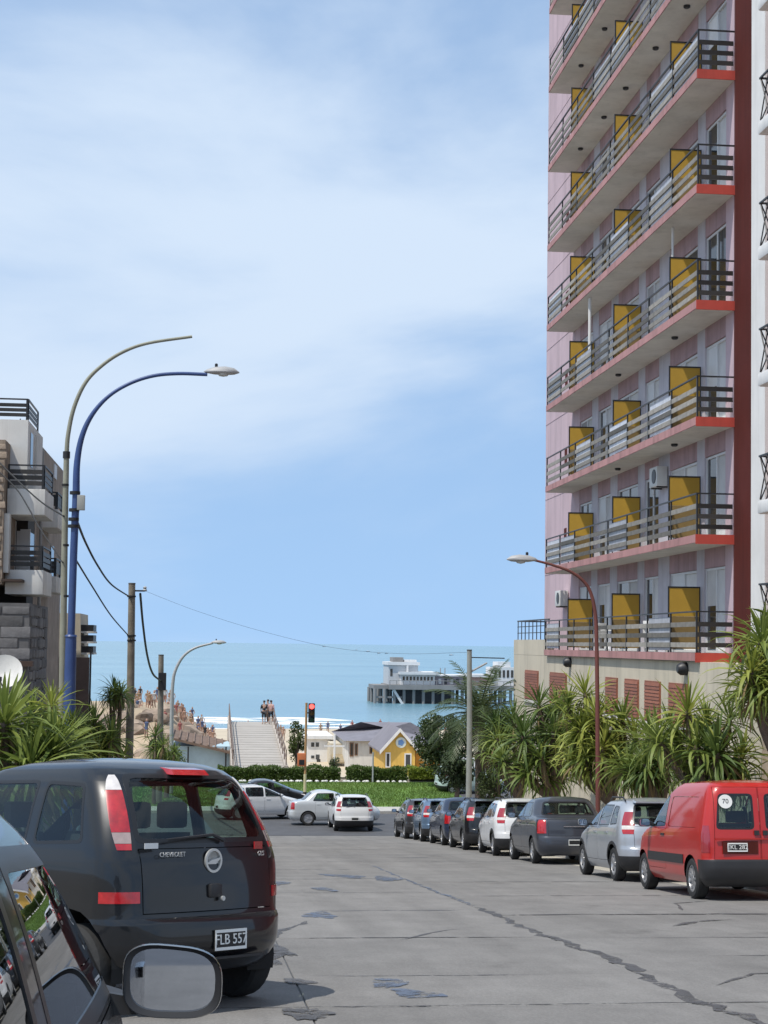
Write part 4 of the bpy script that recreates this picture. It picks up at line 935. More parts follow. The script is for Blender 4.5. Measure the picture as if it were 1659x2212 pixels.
def paint(name, col, rough=0.22, metal=0.0, coat=1.0):
    return mat('paint_' + name, col, rough + 0.15, metal, var=0.08, scale=1.5, coat=0.7, spec=0.3, dirt=0.25, dirtcol=tuple(c * 0.75 + 0.008 for c in col))
M_trim = mat('black_plastic', (0.022, 0.022, 0.024), 0.5, var=0.15, scale=6)
M_rub = mat('tyre_rubber', (0.02, 0.02, 0.02), 0.85, var=0.3, scale=8, bump=0.2)
M_rim = mat('wheel_alloy', (0.42, 0.42, 0.43), 0.35, 0.7, var=0.2, scale=5)
M_sealb = mat('window_seal', (0.012, 0.012, 0.013), 0.3)
M_glass = glassmat('car_glass', (0.56, 0.68, 0.62), 0.05)
M_glassd = glassmat('car_glass_tinted', (0.10, 0.12, 0.12), 0.06)
M_redl = mat('lamp_red', (0.40, 0.010, 0.014), 0.2, var=0.45, scale=9, coat=1.0)
M_whl = mat('lamp_clear', (0.62, 0.58, 0.55), 0.15, var=0.2, scale=14, coat=1.0)
M_chrome = mat('chrome', (0.62, 0.62, 0.60), 0.22, 1.0, var=0.05)
M_seat = mat('seat_fabric', (0.05, 0.05, 0.055), 0.9, var=0.2)
M_plate = mat('plate_black', (0.015, 0.015, 0.015), 0.5)
M_pltw = mat('plate_white', (0.75, 0.75, 0.72), 0.5, var=0.1)
M_under = mat('underbody', (0.012, 0.012, 0.012), 0.9)
M_mirror = mat('mirror_glass', (0.52, 0.55, 0.6), 0.02, 1.0, var=0.02)
M_steel = mat('steel_wheel', (0.10, 0.10, 0.10), 0.6)
_wm = {}
def wheel_meshes(r, w, style):
    k = (r, w, style)
    if k in _wm: return _wm[k]
    Rm = Matrix.Rotation(RAD(90), 4, 'Y')      # lathe axis along x, outer side +x
    ty = MB().lathe([(r * 0.66, -w / 2), (r * 0.90, -w / 2), (r * 0.985, -w * 0.38), (r, -w * 0.2), (r, w * 0.2), (r * 0.985, w * 0.38), (r * 0.90, w / 2), (r * 0.68, w / 2), (r * 0.64, w * 0.40), (r * 0.64, -w * 0.4)], 30, Rm).mesh('tyre', M_rub, True)
    rim = MB().lathe([(r * 0.66, w * 0.30), (r * 0.66, w * 0.44), (r * 0.60, w * 0.44), (r * 0.57, w * 0.28)], 30, Rm)
    n = 5 if style == 'spoke' else 9
    for i in range(n):
        a = 6.28319 * i / n; c, s_ = math.cos(a), math.sin(a); hw = r * (0.085 if n == 5 else 0.06)
        P = lambda rad, t, x: (x, rad * c - t * s_, rad * s_ + t * c)
        rim.hexa([P(r * 0.08, -hw, w * 0.2), P(r * 0.59, -hw * 0.8, w * 0.2), P(r * 0.59, hw * 0.8, w * 0.2), P(r * 0.08, hw, w * 0.2)], [P(r * 0.08, -hw, w * 0.40), P(r * 0.59, -hw * 0.7, w * 0.42), P(r * 0.59, hw * 0.7, w * 0.42), P(r * 0.08, hw, w * 0.40)])
    rim.lathe([(r * 0.17, w * 0.2), (r * 0.17, w * 0.42), (r * 0.1, w * 0.45), (0.0, w * 0.45)], 16, Rm)
    rm = rim.mesh('rim', M_rim, True)
    bk = MB().lathe([(r * 0.64, w * 0.1), (r * 0.3, w * 0.14), (0.0, w * 0.14)], 24, Rm).mesh('brake_disc', M_steel, True)
    _wm[k] = (ty, rm, bk); return _wm[k]
def place(o, x, y, yaw, dz=0.0):
    """Car on the ground at x, y; yaw to the left is positive; tilted with the slope there."""
    s = math.atan2(gz(y + 1.2) - gz(y - 1.2), 2.4)
    z = (gz(y + 1.2) + gz(y - 1.2)) / 2
    o.rotation_euler = (Matrix.Rotation(s, 4, 'X') @ Matrix.Rotation(yaw, 4, 'Z')).to_euler(); o.location = (x, y, z + dz)
def make_car(name, label, cat, S, group=None):
    """S: dict of table, windows, lamps and colours; x right, y forward, z up."""
    root = empty(name, (0, 0, 0)); tag(root, label, cat, group)
    sh = Shell(S['tab'], S.get('crown', 0.04), S.get('bow', 0.05), S.get('bowf', 0.14), S.get('taper', 0.03), S.get('nz', 30))
    P = S['paint']; G = S.get('glass', M_glass); wr = S.get('wr', 0.30); ar = wr + 0.055; wb = S['wheels']; W = S['w']
    def add(n, mb, m, par=root, smooth=True):
        if not mb.v: return None
        o = link(n, mb.mesh(n, m, smooth, 45), par); return o
    # wheel openings
    for yw in wb:
        circ = [(yw + ar * math.cos(6.28319 * k / 20), wr + ar * math.sin(6.28319 * k / 20)) for k in range(20)]
        for sg in (-1, 1):
            pl = poly_planes(circ, (1, 2)) + [(Vector((-sg, 0, 0)), -0.45)]
            fs = sh.region(pl)
            if S.get('cladding'):
                c2 = [(yw + (ar + .055) * math.cos(6.28319 * k / 20), wr + (ar + .055) * math.sin(6.28319 * k / 20)) for k in range(20)]
            sh.take(fs)
            if S.get('cladding'):
                add('arch_trim', sh.take(sh.region(poly_planes(c2, (1, 2)) + [(Vector((-sg, 0, 0)), -0.45)]), 0.012, 0.012), M_trim)
            ln = MB(); n = 14; xs0, xs1 = sg * 0.5, sg * (W - 0.085)
            for k in range(n):
                a0, a1 = math.pi * (-0.08 + 1.16 * k / n), math.pi * (-0.08 + 1.16 * (k + 1) / n); q = lambda x, a: (x, yw + (ar + .004) * math.cos(a), wr + (ar + .004) * math.sin(a))
                ln.add([q(xs0, a0), q(xs1, a0), q(xs1, a1), q(xs0, a1)], [(0, 1, 2, 3)]); ln.add([q(xs0, a0), q(xs0, a1), (xs0, yw, wr)], [(0, 1, 2)])
            add('wheel_arch', ln, M_under, smooth=False)
            ty, rm, bk = wheel_meshes(wr, S.get('tw', 0.19), S.get('rimstyle', 'spoke'))
            we = link('wheel', ty, root, (sg * (W - 0.115), yw, wr), (0, 0, 0 if sg > 0 else math.pi))
            link('rim', rm, we); link('brake_disc', bk, we)
    # side windows and doors
    for sg in (-1, 1):
        side = lambda c, n: n.x * sg > 0.35
        for poly in S.get('side_win', []):
            po = rounded(poly, 0.05)
            fs = sh.region(poly_planes(rounded(inset(poly, S.get('sealw', 0.022)), 0.04), (1, 2)), side); gl = sh.take(fs, -0.002)
            wo = add('side_window', gl, G)
            fr = sh.take(sh.region(poly_planes(po, (1, 2)), side), 0.001, 0.02)
            if fr.v and wo: add('window_seal', fr, S.get('sealm', M_sealb), wo)
        for poly in S.get('side_trim', []):
            add('side_moulding', sh.take(sh.region(poly_planes(poly, (1, 2)), side), 0.014, 0.016), M_trim)
        for poly in S.get('doors', []):
            fs = sh.region(poly_planes(rounded(inset(poly, 0.006), 0.06), (1, 2)), side); do = add('door', sh.take(fs, 0.0, 0.012), P)
            sh.take(sh.region(poly_planes(rounded(poly, 0.06), (1, 2)), side))
            yh, zh = poly[0][0] + 0.14, max(p[1] for p in poly if True)
        for poly in S.get('panels', []):
            add('cargo_panel', sh.take(sh.region(poly_planes(rounded(inset(poly, 0.006), 0.07), (1, 2)), side), -0.006, 0.012), P); sh.take(sh.region(poly_planes(rounded(poly, 0.07), (1, 2)), side))
        for (yh, zh) in S.get('handles', []):
            yr, yf, w_, rr, rf = pchip(S['tab'], zh)
            link('door_handle', MB().box(sg * (w_ - 0.012) - 0.025, yh - 0.09, zh - 0.018, sg * (w_ - 0.012) + 0.025, yh + 0.09, zh + 0.018).mesh('door_handle', S.get('handlem', P)), root)
    # rear
    rear = lambda c, n: n.y < -0.25 and c.y < S['tab'][-1][1] + 0.25
    for poly in S.get('rear_win', []):
        fs = sh.region(poly_planes(rounded(inset(poly, 0.03), 0.06), (0, 2)), rear); go = add('rear_window', sh.take(fs, -0.002), G)
        fr = sh.take(sh.region(poly_planes(rounded(poly, 0.07), (0, 2)), rear), 0.001, 0.02)
        if go: add('window_seal', fr, S.get('sealm', M_sealb), go)
    for sg in (-1, 1):
        for (planes, mm, nm, off) in S.get('lamps', []):
            pl = [(Vector((n[0] * sg, n[1], n[2])), d) for n, d in planes]
            add(nm, sh.take(sh.region(pl), off, 0.03), mm)
    for (poly, nm, mm, off) in S.get('rear_panels', []):
        fs = sh.region(poly_planes(inset(poly, 0.006), (0, 2)), rear); add(nm, sh.take(fs, off, 0.015), mm); sh.take(sh.region(poly_planes(poly, (0, 2)), rear))
    for (planes, nm, mm, off) in S.get('pieces', []):
        add(nm, sh.take(sh.region(planes), off, 0.015), mm)
    # front
    frontf = lambda c, n: n.y > 0.2 and c.y > 0
    for poly in S.get('front_win', []):
        fs = sh.region(poly_planes(rounded(poly, 0.06), (0, 2)), frontf); add('windscreen', sh.take(fs, -0.002), G)
    for sg in (-1, 1):
        for poly in S.get('head', []):
            pp = [(x * sg, z) for x, z in poly]; add('headlight', sh.take(sh.region(poly_planes(pp, (0, 2)), frontf), 0.002, 0.02), M_whl)
    add('body', MB(), P)
    body = link('body', sh.mesh('body', P), root)
    # liner under the gaps and a floor pan
    zf = 0.34; y0, y1 = S['tab'][2][1] + 0.18, S['tab'][2][2] - 0.3
    link('floor_pan', MB().box(-W + 0.26, y0, zf, W - 0.26, y1, zf + 0.03).mesh('floor_pan', M_under), root)
    sc_ = S.get('seats', 0.0); zr = S['tab'][-1][0]
    if S.get('seat_rows', True):
        for (ys, nseat) in ((0.15 + sc_, 2), (-0.75 + sc_, 3)):
            for i in range(nseat):
                x = (-0.36 + 0.72 * i / (nseat - 1)); hw = 0.24 if nseat == 2 else 0.19
                so = link('seat', MB().box(x - hw, ys - 0.12, 0.37, x + hw, ys + 0.4, 0.62).hexa([(x - hw, ys - 0.18, 0.62), (x + hw, ys - 0.18, 0.62), (x + hw, ys - 0.04, 0.62), (x - hw, ys - 0.04, 0.62)], [(x - hw * .85, ys - 0.34, 1.12), (x + hw * .85, ys - 0.34, 1.12), (x + hw * .85, ys - 0.24, 1.12), (x - hw * .85, ys - 0.24, 1.12)]).mesh('seat', M_seat), root)
                me = MB().box(x - 0.12, ys - 0.36, 1.15, x + 0.12, ys - 0.26, 1.33).mesh('headrest', M_seat); bevel_mesh(me, 0.03); link('headrest', me, so)
        ds = S.get('dash', 0.95)
        link('dashboard', MB().box(-W + 0.12, ds - 0.25, 0.6, W - 0.12, ds + 0.05, 0.96).mesh('dashboard', M_seat), root)
    # door mirrors
    ym, zm, ml = S.get('mirror', (0.72, 1.02, 0.2))
    if ym is not None:
        xw = pchip(S['tab'], zm)[2] * 0.99
        for sg in (-1, 1):
            mo = MB(); n = 24; cx = sg * (xw + 0.14)
            for (dy, s_) in ((-0.05, 1.0), (-0.045, 1.03), (0.0, 1.0), (0.05, 0.8), (0.08, 0.4)):
                for k in range(n):
                    a = 6.28319 * k / n; ca, sa = math.cos(a), math.sin(a); e = lambda v: math.copysign(abs(v) ** 0.6, v)
                    mo.v.append((cx + e(ca) * ml / 2 * s_, ym + dy, zm + 0.03 + e(sa) * ml * 0.34 * s_))
            for i in range(4):
                for k in range(n): mo.f.append((i * n + k, (i + 1) * n + k, (i + 1) * n + (k + 1) % n, i * n + (k + 1) % n))
            mo.f.append(tuple(4 * n + k for k in range(n)))
            hs = add('door_mirror', mo, S.get('mirrorm', P))
            c_ = Vector((cx, ym - 0.05, zm + 0.03)); q1 = [c_ + (Vector(mo.v[k]) - c_) * 0.86 for k in range(n)]; q2 = [p + Vector((0, 0.012, 0)) for p in q1]
            link('mirror_rim', MB().add([Vector(mo.v[k]) for k in range(n)] + q1 + q2, [(k, (k + 1) % n, n + (k + 1) % n, n + k) for k in range(n)] + [(n + k, n + (k + 1) % n, 2 * n + (k + 1) % n, 2 * n + k) for k in range(n)]).mesh('mirror_rim', M_trim), hs)
            link('mirror_glass', MB().add(q2, [tuple(range(n))]).mesh('mirror_glass', M_mirror), hs)
            link('mirror_arm', MB().box(min(sg * (xw - 0.05), cx), ym - 0.015, zm - 0.03, max(sg * (xw - 0.05), cx), ym + 0.04, zm + 0.02).mesh('mirror_arm', M_trim), hs)
    # number plate
    if S.get('plate'):
        px, pz, ptxt = S['plate']; py = S.get('plate_y', pchip(S['tab'], pz)[0]) - 0.006
        pl = link('number_plate', MB().box(px - 0.15, py - 0.012, pz - 0.065, px + 0.15, py, pz + 0.065).mesh('number_plate', M_plate), root)
        link('plate_border', MB().box(px - 0.15, py - 0.014, pz - 0.065, px + 0.15, py - 0.0125, pz - 0.046).box(px - 0.15, py - 0.014, pz + 0.046, px + 0.15, py - 0.0125, pz + 0.065).box(px - 0.15, py - 0.014, pz - 0.046, px - 0.137, py - 0.0125, pz + 0.046).box(px + 0.137, py - 0.014, pz - 0.046, px + 0.15, py - 0.0125, pz + 0.046).mesh('plate_border', M_pltw), pl)
        if ptxt: link('lettering', text_mesh(ptxt, 0.092, M_pltw), pl, (px, py - 0.014, pz), (RAD(90), 0, 0))
    return root, sh
V = Vector
def hs(nx, ny, nz_, d): n = Vector((nx, ny, nz_)); l = n.length; return (n / l, d / l)

# ---- dark people carrier at the left
P_dark = paint('graphite', (0.006, 0.007, 0.009), 0.16)
MPV = dict(w=0.845, wheels=(-1.44, 1.24), wr=0.305, paint=P_dark, crown=0.045, bow=0.10, taper=0.025, nz=34,
  tab=[(0.255, -1.90, 1.88, 0.74, 0.34, 0.4), (0.33, -1.98, 1.97, 0.81, 0.33, 0.45), (0.45, -2.03, 2.02, 0.84, 0.34, 0.45), (0.575, -2.02, 2.0, 0.848, 0.32, 0.45), (0.61, -1.975, 1.98, 0.845, 0.26, 0.45),
       (0.80, -1.96, 1.78, 0.845, 0.24, 0.42), (0.95, -1.94, 1.36, 0.84, 0.22, 0.4), (1.03, -1.915, 1.06, 0.828, 0.22, 0.38), (1.10, -1.89, 0.93, 0.81, 0.22, 0.36), (1.30, -1.80, 0.52, 0.755, 0.26, 0.3), (1.46, -1.70, 0.14, 0.695, 0.28, 0.28), (1.545, -1.60, -0.10, 0.635, 0.30, 0.28), (1.585, -1.48, -0.28, 0.55, 0.3, 0.3)],
  side_win=[[(-1.52, 1.07), (-0.98, 1.055), (-0.98, 1.47), (-1.40, 1.45)], [(-0.90, 1.055), (-0.10, 1.04), (-0.10, 1.47), (-0.90, 1.475)], [(-0.02, 1.04), (0.74, 1.03), (0.36, 1.38), (0.12, 1.46), (-0.02, 1.465)]],
  doors=[[(-0.98, 0.38), (-0.08, 0.36), (-0.08, 1.03), (-0.98, 1.035)], [(-0.05, 0.36), (0.86, 0.36), (0.86, 1.0), (-0.05, 1.02)]],
  handles=[(-0.82, 0.93), (0.12, 0.92)],
  rear_win=[[(-0.62, 1.07), (0.62, 1.07), (0.535, 1.515), (-0.535, 1.515)]],
  lamps=[([hs(-1, 0, -0.19, -0.845), hs(0, 0, 1, 1.50), hs(0, 0, -1, -1.405), hs(0, 1, -0.60, -2.41)], M_whl, 'reversing_lamp', 0.006),
         ([hs(-1, 0, -0.19, -0.845), hs(0, 0, 1, 1.403), hs(0, 0, -1, -1.14), hs(0, 1, -0.60, -2.41)], M_redl, 'tail_light', 0.006),
         ([hs(-1, 0, -0.19, -0.845), hs(0, 0, 1, 1.138), hs(0, 0, -1, -1.07), hs(0, 1, -0.60, -2.41)], mat('lamp_smoke', (0.32, 0.24, 0.22), 0.15, var=0.3, scale=12, coat=1), 'indicator_lamp', 0.006),
         ([hs(-1, 0, -0.19, -0.845), hs(0, 0, 1, 1.068), hs(0, 0, -1, -1.03), hs(0, 1, -0.60, -2.41)], M_redl, 'tail_light', 0.006),
         ([hs(-1, 0, 0, -0.62), hs(0, 0, 1, 0.775), hs(0, 0, -1, -0.705), hs(0, 1, 0, -1.72)], M_redl, 'reflector', 0.006)],
  front_win=[[(-0.66, 1.06), (0.66, 1.06), (0.56, 1.52), (-0.56, 1.52)]], dash=0.75, mirror=(0.62, 1.06, 0.2),
  rear_panels=[([(-0.60, 0.635), (0.60, 0.635), (0.605, 1.04), (-0.605, 1.04)], 'tailgate', P_dark, 0.002)],
  plate=(0.09, 0.455, 'FLB 557'), seats=-0.05,
  pieces=[([hs(0, 0, 1, 0.606), hs(0, 1, 0, -1.80)], 'bumper', P_dark, 0.004)])
car, _ = make_car('people_carrier', 'dark graphite people carrier with tall red tail lights, parked at an angle', 'car', MPV)
M_let = mat('badge_silver', (0.6, 0.6, 0.58), 0.35, 0.6)
def on_rear(z, extra=0.012): return pchip(MPV['tab'], z)[0] - extra
e = link('emblem', MB().lathe([(0.062, -0.008), (0.078, -0.008), (0.078, 0.008), (0.062, 0.008), (0.062, -0.008)], 22, Matrix.Rotation(RAD(90), 4, 'X')).hexa([(-0.075, -0.006, -0.022), (0.02, -0.006, -0.022), (0.02, 0.006, -0.022), (-0.075, 0.006, -0.022)], [(-0.02, -0.006, 0.004), (0.075, -0.006, 0.022), (0.075, 0.006, 0.022), (-0.02, 0.006, 0.004)]).mesh('emblem', M_let, True), car, (0, on_rear(0.95), 0.955))
link('lettering', text_mesh('CHEVROLET', 0.042, M_let), car, (-0.36, on_rear(1.0) + 0.006, 1.0), (RAD(90), 0, 0))
link('lettering', text_mesh('GLS', 0.045, M_let), car, (0.50, on_rear(1.0) + 0.022, 0.99), (RAD(90), 0, RAD(8)))
me = MB().box(-0.055, -0.02, -0.045, 0.055, 0.02, 0.045).mesh('tailgate_lock', M_trim); bevel_mesh(me, 0.018); lo = link('tailgate_lock', me, car, (0, on_rear(0.76), 0.765))
link('lock_cylinder', MB().lathe([(0.016, 0), (0.016, 0.02)], 10, Matrix.Rotation(RAD(90), 4, 'X')).mesh('lock_cylinder', M_let), lo, (0.05, -0.015, -0.05))
link('wiper', MB().tube([(0.12, on_rear(1.09, 0.03), 1.085), (0.02, on_rear(1.12, 0.035), 1.12), (-0.40, on_rear(1.10, 0.03), 1.095)], [0.014, 0.011, 0.007], 6).mesh('wiper', M_trim), car)
link('sticker', MB().box(-0.60, on_rear(1.06, 0.014), 1.04, -0.48, on_rear(1.06, 0.011), 1.075).mesh('sticker', M_pltw), car)
link('sticker', MB().box(0.45, on_rear(1.04, -0.012), 1.02, 0.53, on_rear(1.04, -0.02), 1.07).mesh('sticker', M_redl), car)
link('brake_light', MB().hexa([(-0.17, -1.71, 1.508), (0.17, -1.71, 1.508), (0.17, -1.60, 1.515), (-0.17, -1.60, 1.515)], [(-0.16, -1.67, 1.545), (0.16, -1.67, 1.545), (0.16, -1.55, 1.56), (-0.16, -1.55, 1.56)]).mesh('brake_light', M_redl), car)
link('bumper_trim', MB().box(-0.45, -2.035, 0.335, 0.45, -1.99, 0.35).mesh('bumper_trim', M_trim), car)
link('exhaust', MB().tube([(-0.4, -1.93, 0.23), (-0.4, -1.6, 0.27)], 0.025, 8).mesh('exhaust', M_steel), car)
place(car, -1.29, 12.75, RAD(43)); meriva = car
car.scale = (1.0, 1.0, 1.07)
for c in car.children:
    if c.name.startswith('wheel') and not c.name.startswith('wheel_arch'): c.scale = (1, 1, 1 / 1.07); c.location.z = 0.305 / 1.07
# ------------------------------------------------------------------ the other cars
def copy_car(src, name, label, cat, newpaint=None, oldpaint=None, group=None):
    r = bpy.data.objects.new(name, None); COL.objects.link(r); tag(r, label, cat, group)
    cache = {}
    def cp(o, par):
        c = o.copy(); COL.objects.link(c); c.parent = par
        if newpaint and o.type == 'MESH' and o.data.materials and o.data.materials[0] == oldpaint:
            if o.data not in cache:
                m2 = o.data.copy(); m2.materials[0] = newpaint; cache[o.data] = m2
            c.data = cache[o.data]
        for k in o.children: cp(k, c)
    for k in src.children: cp(k, r)
    return r
P_red = paint('red', (0.42, 0.018, 0.014), 0.2)
VAN = dict(w=0.865, wheels=(-1.33, 1.36), wr=0.31, paint=P_red, crown=0.05, bow=0.03, taper=0.02, rimstyle='cap',
  tab=[(0.22, -1.90, 1.84, 0.76, 0.16, 0.4), (0.34, -2.02, 1.98, 0.84, 0.18, 0.45), (0.50, -2.06, 2.03, 0.862, 0.18, 0.45), (0.60, -2.055, 2.02, 0.865, 0.18, 0.45), (0.63, -2.035, 2.0, 0.865, 0.16, 0.45), (0.88, -2.03, 1.84, 0.865, 0.15, 0.42), (1.00, -2.02, 1.55, 0.86, 0.15, 0.4), (1.10, -2.01, 1.16, 0.845, 0.15, 0.36),
       (1.30, -1.985, 0.86, 0.81, 0.15, 0.32), (1.58, -1.94, 0.40, 0.745, 0.16, 0.28), (1.70, -1.90, 0.12, 0.70, 0.18, 0.28), (1.765, -1.83, -0.08, 0.64, 0.2, 0.28)],
  side_win=[[(0.02, 1.08), (0.94, 1.05), (0.60, 1.40), (0.40, 1.55), (0.02, 1.58)]],
  doors=[[(-0.02, 0.40), (0.98, 0.40), (0.98, 1.04), (-0.02, 1.06)]], handles=[(0.12, 0.95)], handlem=M_trim, panels=[[(-1.62, 1.08), (-0.14, 1.08), (-0.14, 1.56), (-1.52, 1.55)]],
  side_trim=[[(-0.98, 0.52), (1.0, 0.52), (1.0, 0.66), (-0.98, 0.66)]],
  rear_win=[[(-0.66, 1.06), (-0.085, 1.06), (-0.085, 1.60), (-0.60, 1.60)], [(0.085, 1.06), (0.66, 1.06), (0.60, 1.60), (0.085, 1.60)]],
  lamps=[([hs(-1, 0, 0, -0.755), hs(0, 0, 1, 1.12), hs(0, 0, -1, -0.72), hs(0, 1, 0, -1.88)], mat('lamp_red_dark', (0.30, 0.02, 0.03), 0.15, var=0.2, coat=1), 'tail_light', 0.006)],
  rear_panels=[([(-0.70, 0.615), (-0.004, 0.615), (-0.004, 1.70), (-0.66, 1.70)], 'rear_door', P_red, 0.002), ([(0.004, 0.615), (0.70, 0.615), (0.66, 1.70), (0.004, 1.70)], 'rear_door', P_red, 0.002)],
  pieces=[([hs(0, 0, 1, 0.612), hs(0, 1, 0, -1.72)], 'bumper', M_trim, 0.012)],
  front_win=[[(-0.68, 1.12), (0.68, 1.12), (0.60, 1.66), (-0.60, 1.66)]], mirror=(0.80, 1.10, 0.2), mirrorm=M_trim, plate=(-0.36, 0.80, 'EKL 282'), dash=0.9, seats=0.25)
van, _ = make_car('delivery_van', 'red delivery van with twin rear windows and black bumper, nearest in the right-hand row', 'van', VAN, 'cars parked along the right kerb')
link('door_ledge', MB().box(-0.68, -2.056, 0.915, 0.68, -2.034, 0.935).mesh('door_ledge', P_red), van)
link('plate_recess', MB().box(-0.58, -2.043, 0.70, -0.05, -2.036, 0.89).mesh('plate_recess', M_maroon), van)
for x_ in (0.03, -0.10): link('door_handle', MB().box(x_, -2.055, 0.98, x_ + 0.07, -2.03, 1.05).mesh('door_handle', M_trim), van)
st = link('sticker', MB().lathe([(0.105, 0), (0.105, 0.003)], 24, Matrix.Rotation(RAD(90), 4, 'X')).mesh('sticker', M_pltw), van, (-0.50, pchip(VAN['tab'], 1.48)[0] - 0.008, 1.48), (RAD(-8), 0, 0))
link('lettering', text_mesh('70', 0.10, M_trim, 0.001), st, (0, -0.0045, 0), (RAD(90), 0, 0))
place(van, 8.03, 25.05, 0); van.scale = (1, 1, 0.97)

P_sil = paint('silver', (0.42, 0.44, 0.47), 0.22, 0.5)
HATCH = dict(w=0.84, wheels=(-1.22, 1.26), wr=0.305, paint=P_sil, crown=0.04, bow=0.10, taper=0.035,
  tab=[(0.20, -1.78, 1.78, 0.74, 0.28, 0.4), (0.30, -1.90, 1.90, 0.80, 0.30, 0.45), (0.45, -1.95, 1.94, 0.832, 0.32, 0.5), (0.58, -1.945, 1.92, 0.84, 0.32, 0.5), (0.62, -1.915, 1.90, 0.84, 0.3, 0.5), (0.78, -1.90, 1.72, 0.84, 0.28, 0.45), (0.90, -1.875, 1.32, 0.832, 0.28, 0.42), (0.97, -1.85, 1.04, 0.82, 0.28, 0.38),
       (1.04, -1.82, 0.88, 0.80, 0.28, 0.34), (1.22, -1.70, 0.48, 0.745, 0.28, 0.3), (1.36, -1.58, 0.12, 0.685, 0.3, 0.28), (1.43, -1.48, -0.08, 0.63, 0.3, 0.28), (1.46, -1.36, -0.25, 0.55, 0.3, 0.28)],
  side_win=[[(-1.42, 1.02), (-0.98, 1.0), (-0.98, 1.36), (-1.30, 1.34)], [(-0.92, 0.99), (-0.12, 0.98), (-0.12, 1.375), (-0.92, 1.37)], [(-0.05, 0.98), (0.72, 0.97), (0.32, 1.28), (0.10, 1.36), (-0.05, 1.375)]],
  doors=[[(-0.92, 0.36), (-0.10, 0.35), (-0.10, 0.97), (-0.92, 0.975)], [(-0.07, 0.35), (0.84, 0.35), (0.84, 0.94), (-0.07, 0.965)]], handles=[(-0.78, 0.87), (0.08, 0.865)],
  rear_win=[[(-0.60, 1.02), (0.60, 1.02), (0.49, 1.38), (-0.49, 1.38)]],
  lamps=[([hs(-1, 0, -0.25, -0.80), hs(0, 0, 1, 1.24), hs(0, 0, -1, -1.0), hs(0, 1, -0.5, -2.14)], MATS['lamp_red_dark'], 'tail_light', 0.006), ([hs(-1, 0, -0.25, -0.80), hs(0, 0, 1, 0.998), hs(0, 0, -1, -0.93), hs(0, 1, -0.5, -2.14)], M_whl, 'reversing_lamp', 0.006), ([hs(-1, 0, -0.25, -0.80), hs(0, 0, 1, 0.928), hs(0, 0, -1, -0.85), hs(0, 1, -0.5, -2.14)], M_redl, 'tail_light', 0.006)],
  rear_panels=[([(-0.58, 0.60), (0.58, 0.60), (0.585, 0.99), (-0.585, 0.99)], 'tailgate', P_sil, 0.002)],
  pieces=[([hs(0, 0, 1, 0.46), hs(0, 1, 0, -1.50)], 'bumper', M_trim, 0.008)],
  front_win=[[(-0.66, 1.0), (0.66, 1.0), (0.55, 1.40), (-0.55, 1.40)]], head=[[(0.42, 0.66), (0.80, 0.68), (0.80, 0.84), (0.50, 0.80)]],
  mirror=(0.62, 1.0, 0.19), plate=(0, 0.53, ''), dash=0.72, cladding=True)
hatch, _ = make_car('parked_hatchback', 'silver hatchback with black arches and red tail lights, directly ahead of the red van', 'car', HATCH, 'cars parked along the right kerb')
for sg in (-1, 1): link('roof_rail', MB().tube([(sg * 0.6, -1.35, 1.44), (sg * 0.6, -1.2, 1.50), (sg * 0.6, -0.4, 1.51), (sg * 0.6, -0.25, 1.45)], 0.016, 6).mesh('roof_rail', M_trim, True), hatch)
link('roof_spoiler', MB().hexa([(-0.5, -1.66, 1.40), (0.5, -1.66, 1.40), (0.5, -1.45, 1.42), (-0.5, -1.45, 1.42)], [(-0.48, -1.66, 1.425), (0.48, -1.66, 1.425), (0.48, -1.42, 1.465), (-0.48, -1.42, 1.465)]).mesh('roof_spoiler', P_sil), hatch)
link('wiper', MB().tube([(0.0, -1.87, 1.015), (-0.05, -1.83, 1.05), (-0.36, -1.83, 1.03)], 0.01, 5).mesh('wiper', M_trim), hatch)
place(hatch, 8.16, 30.3, 0)

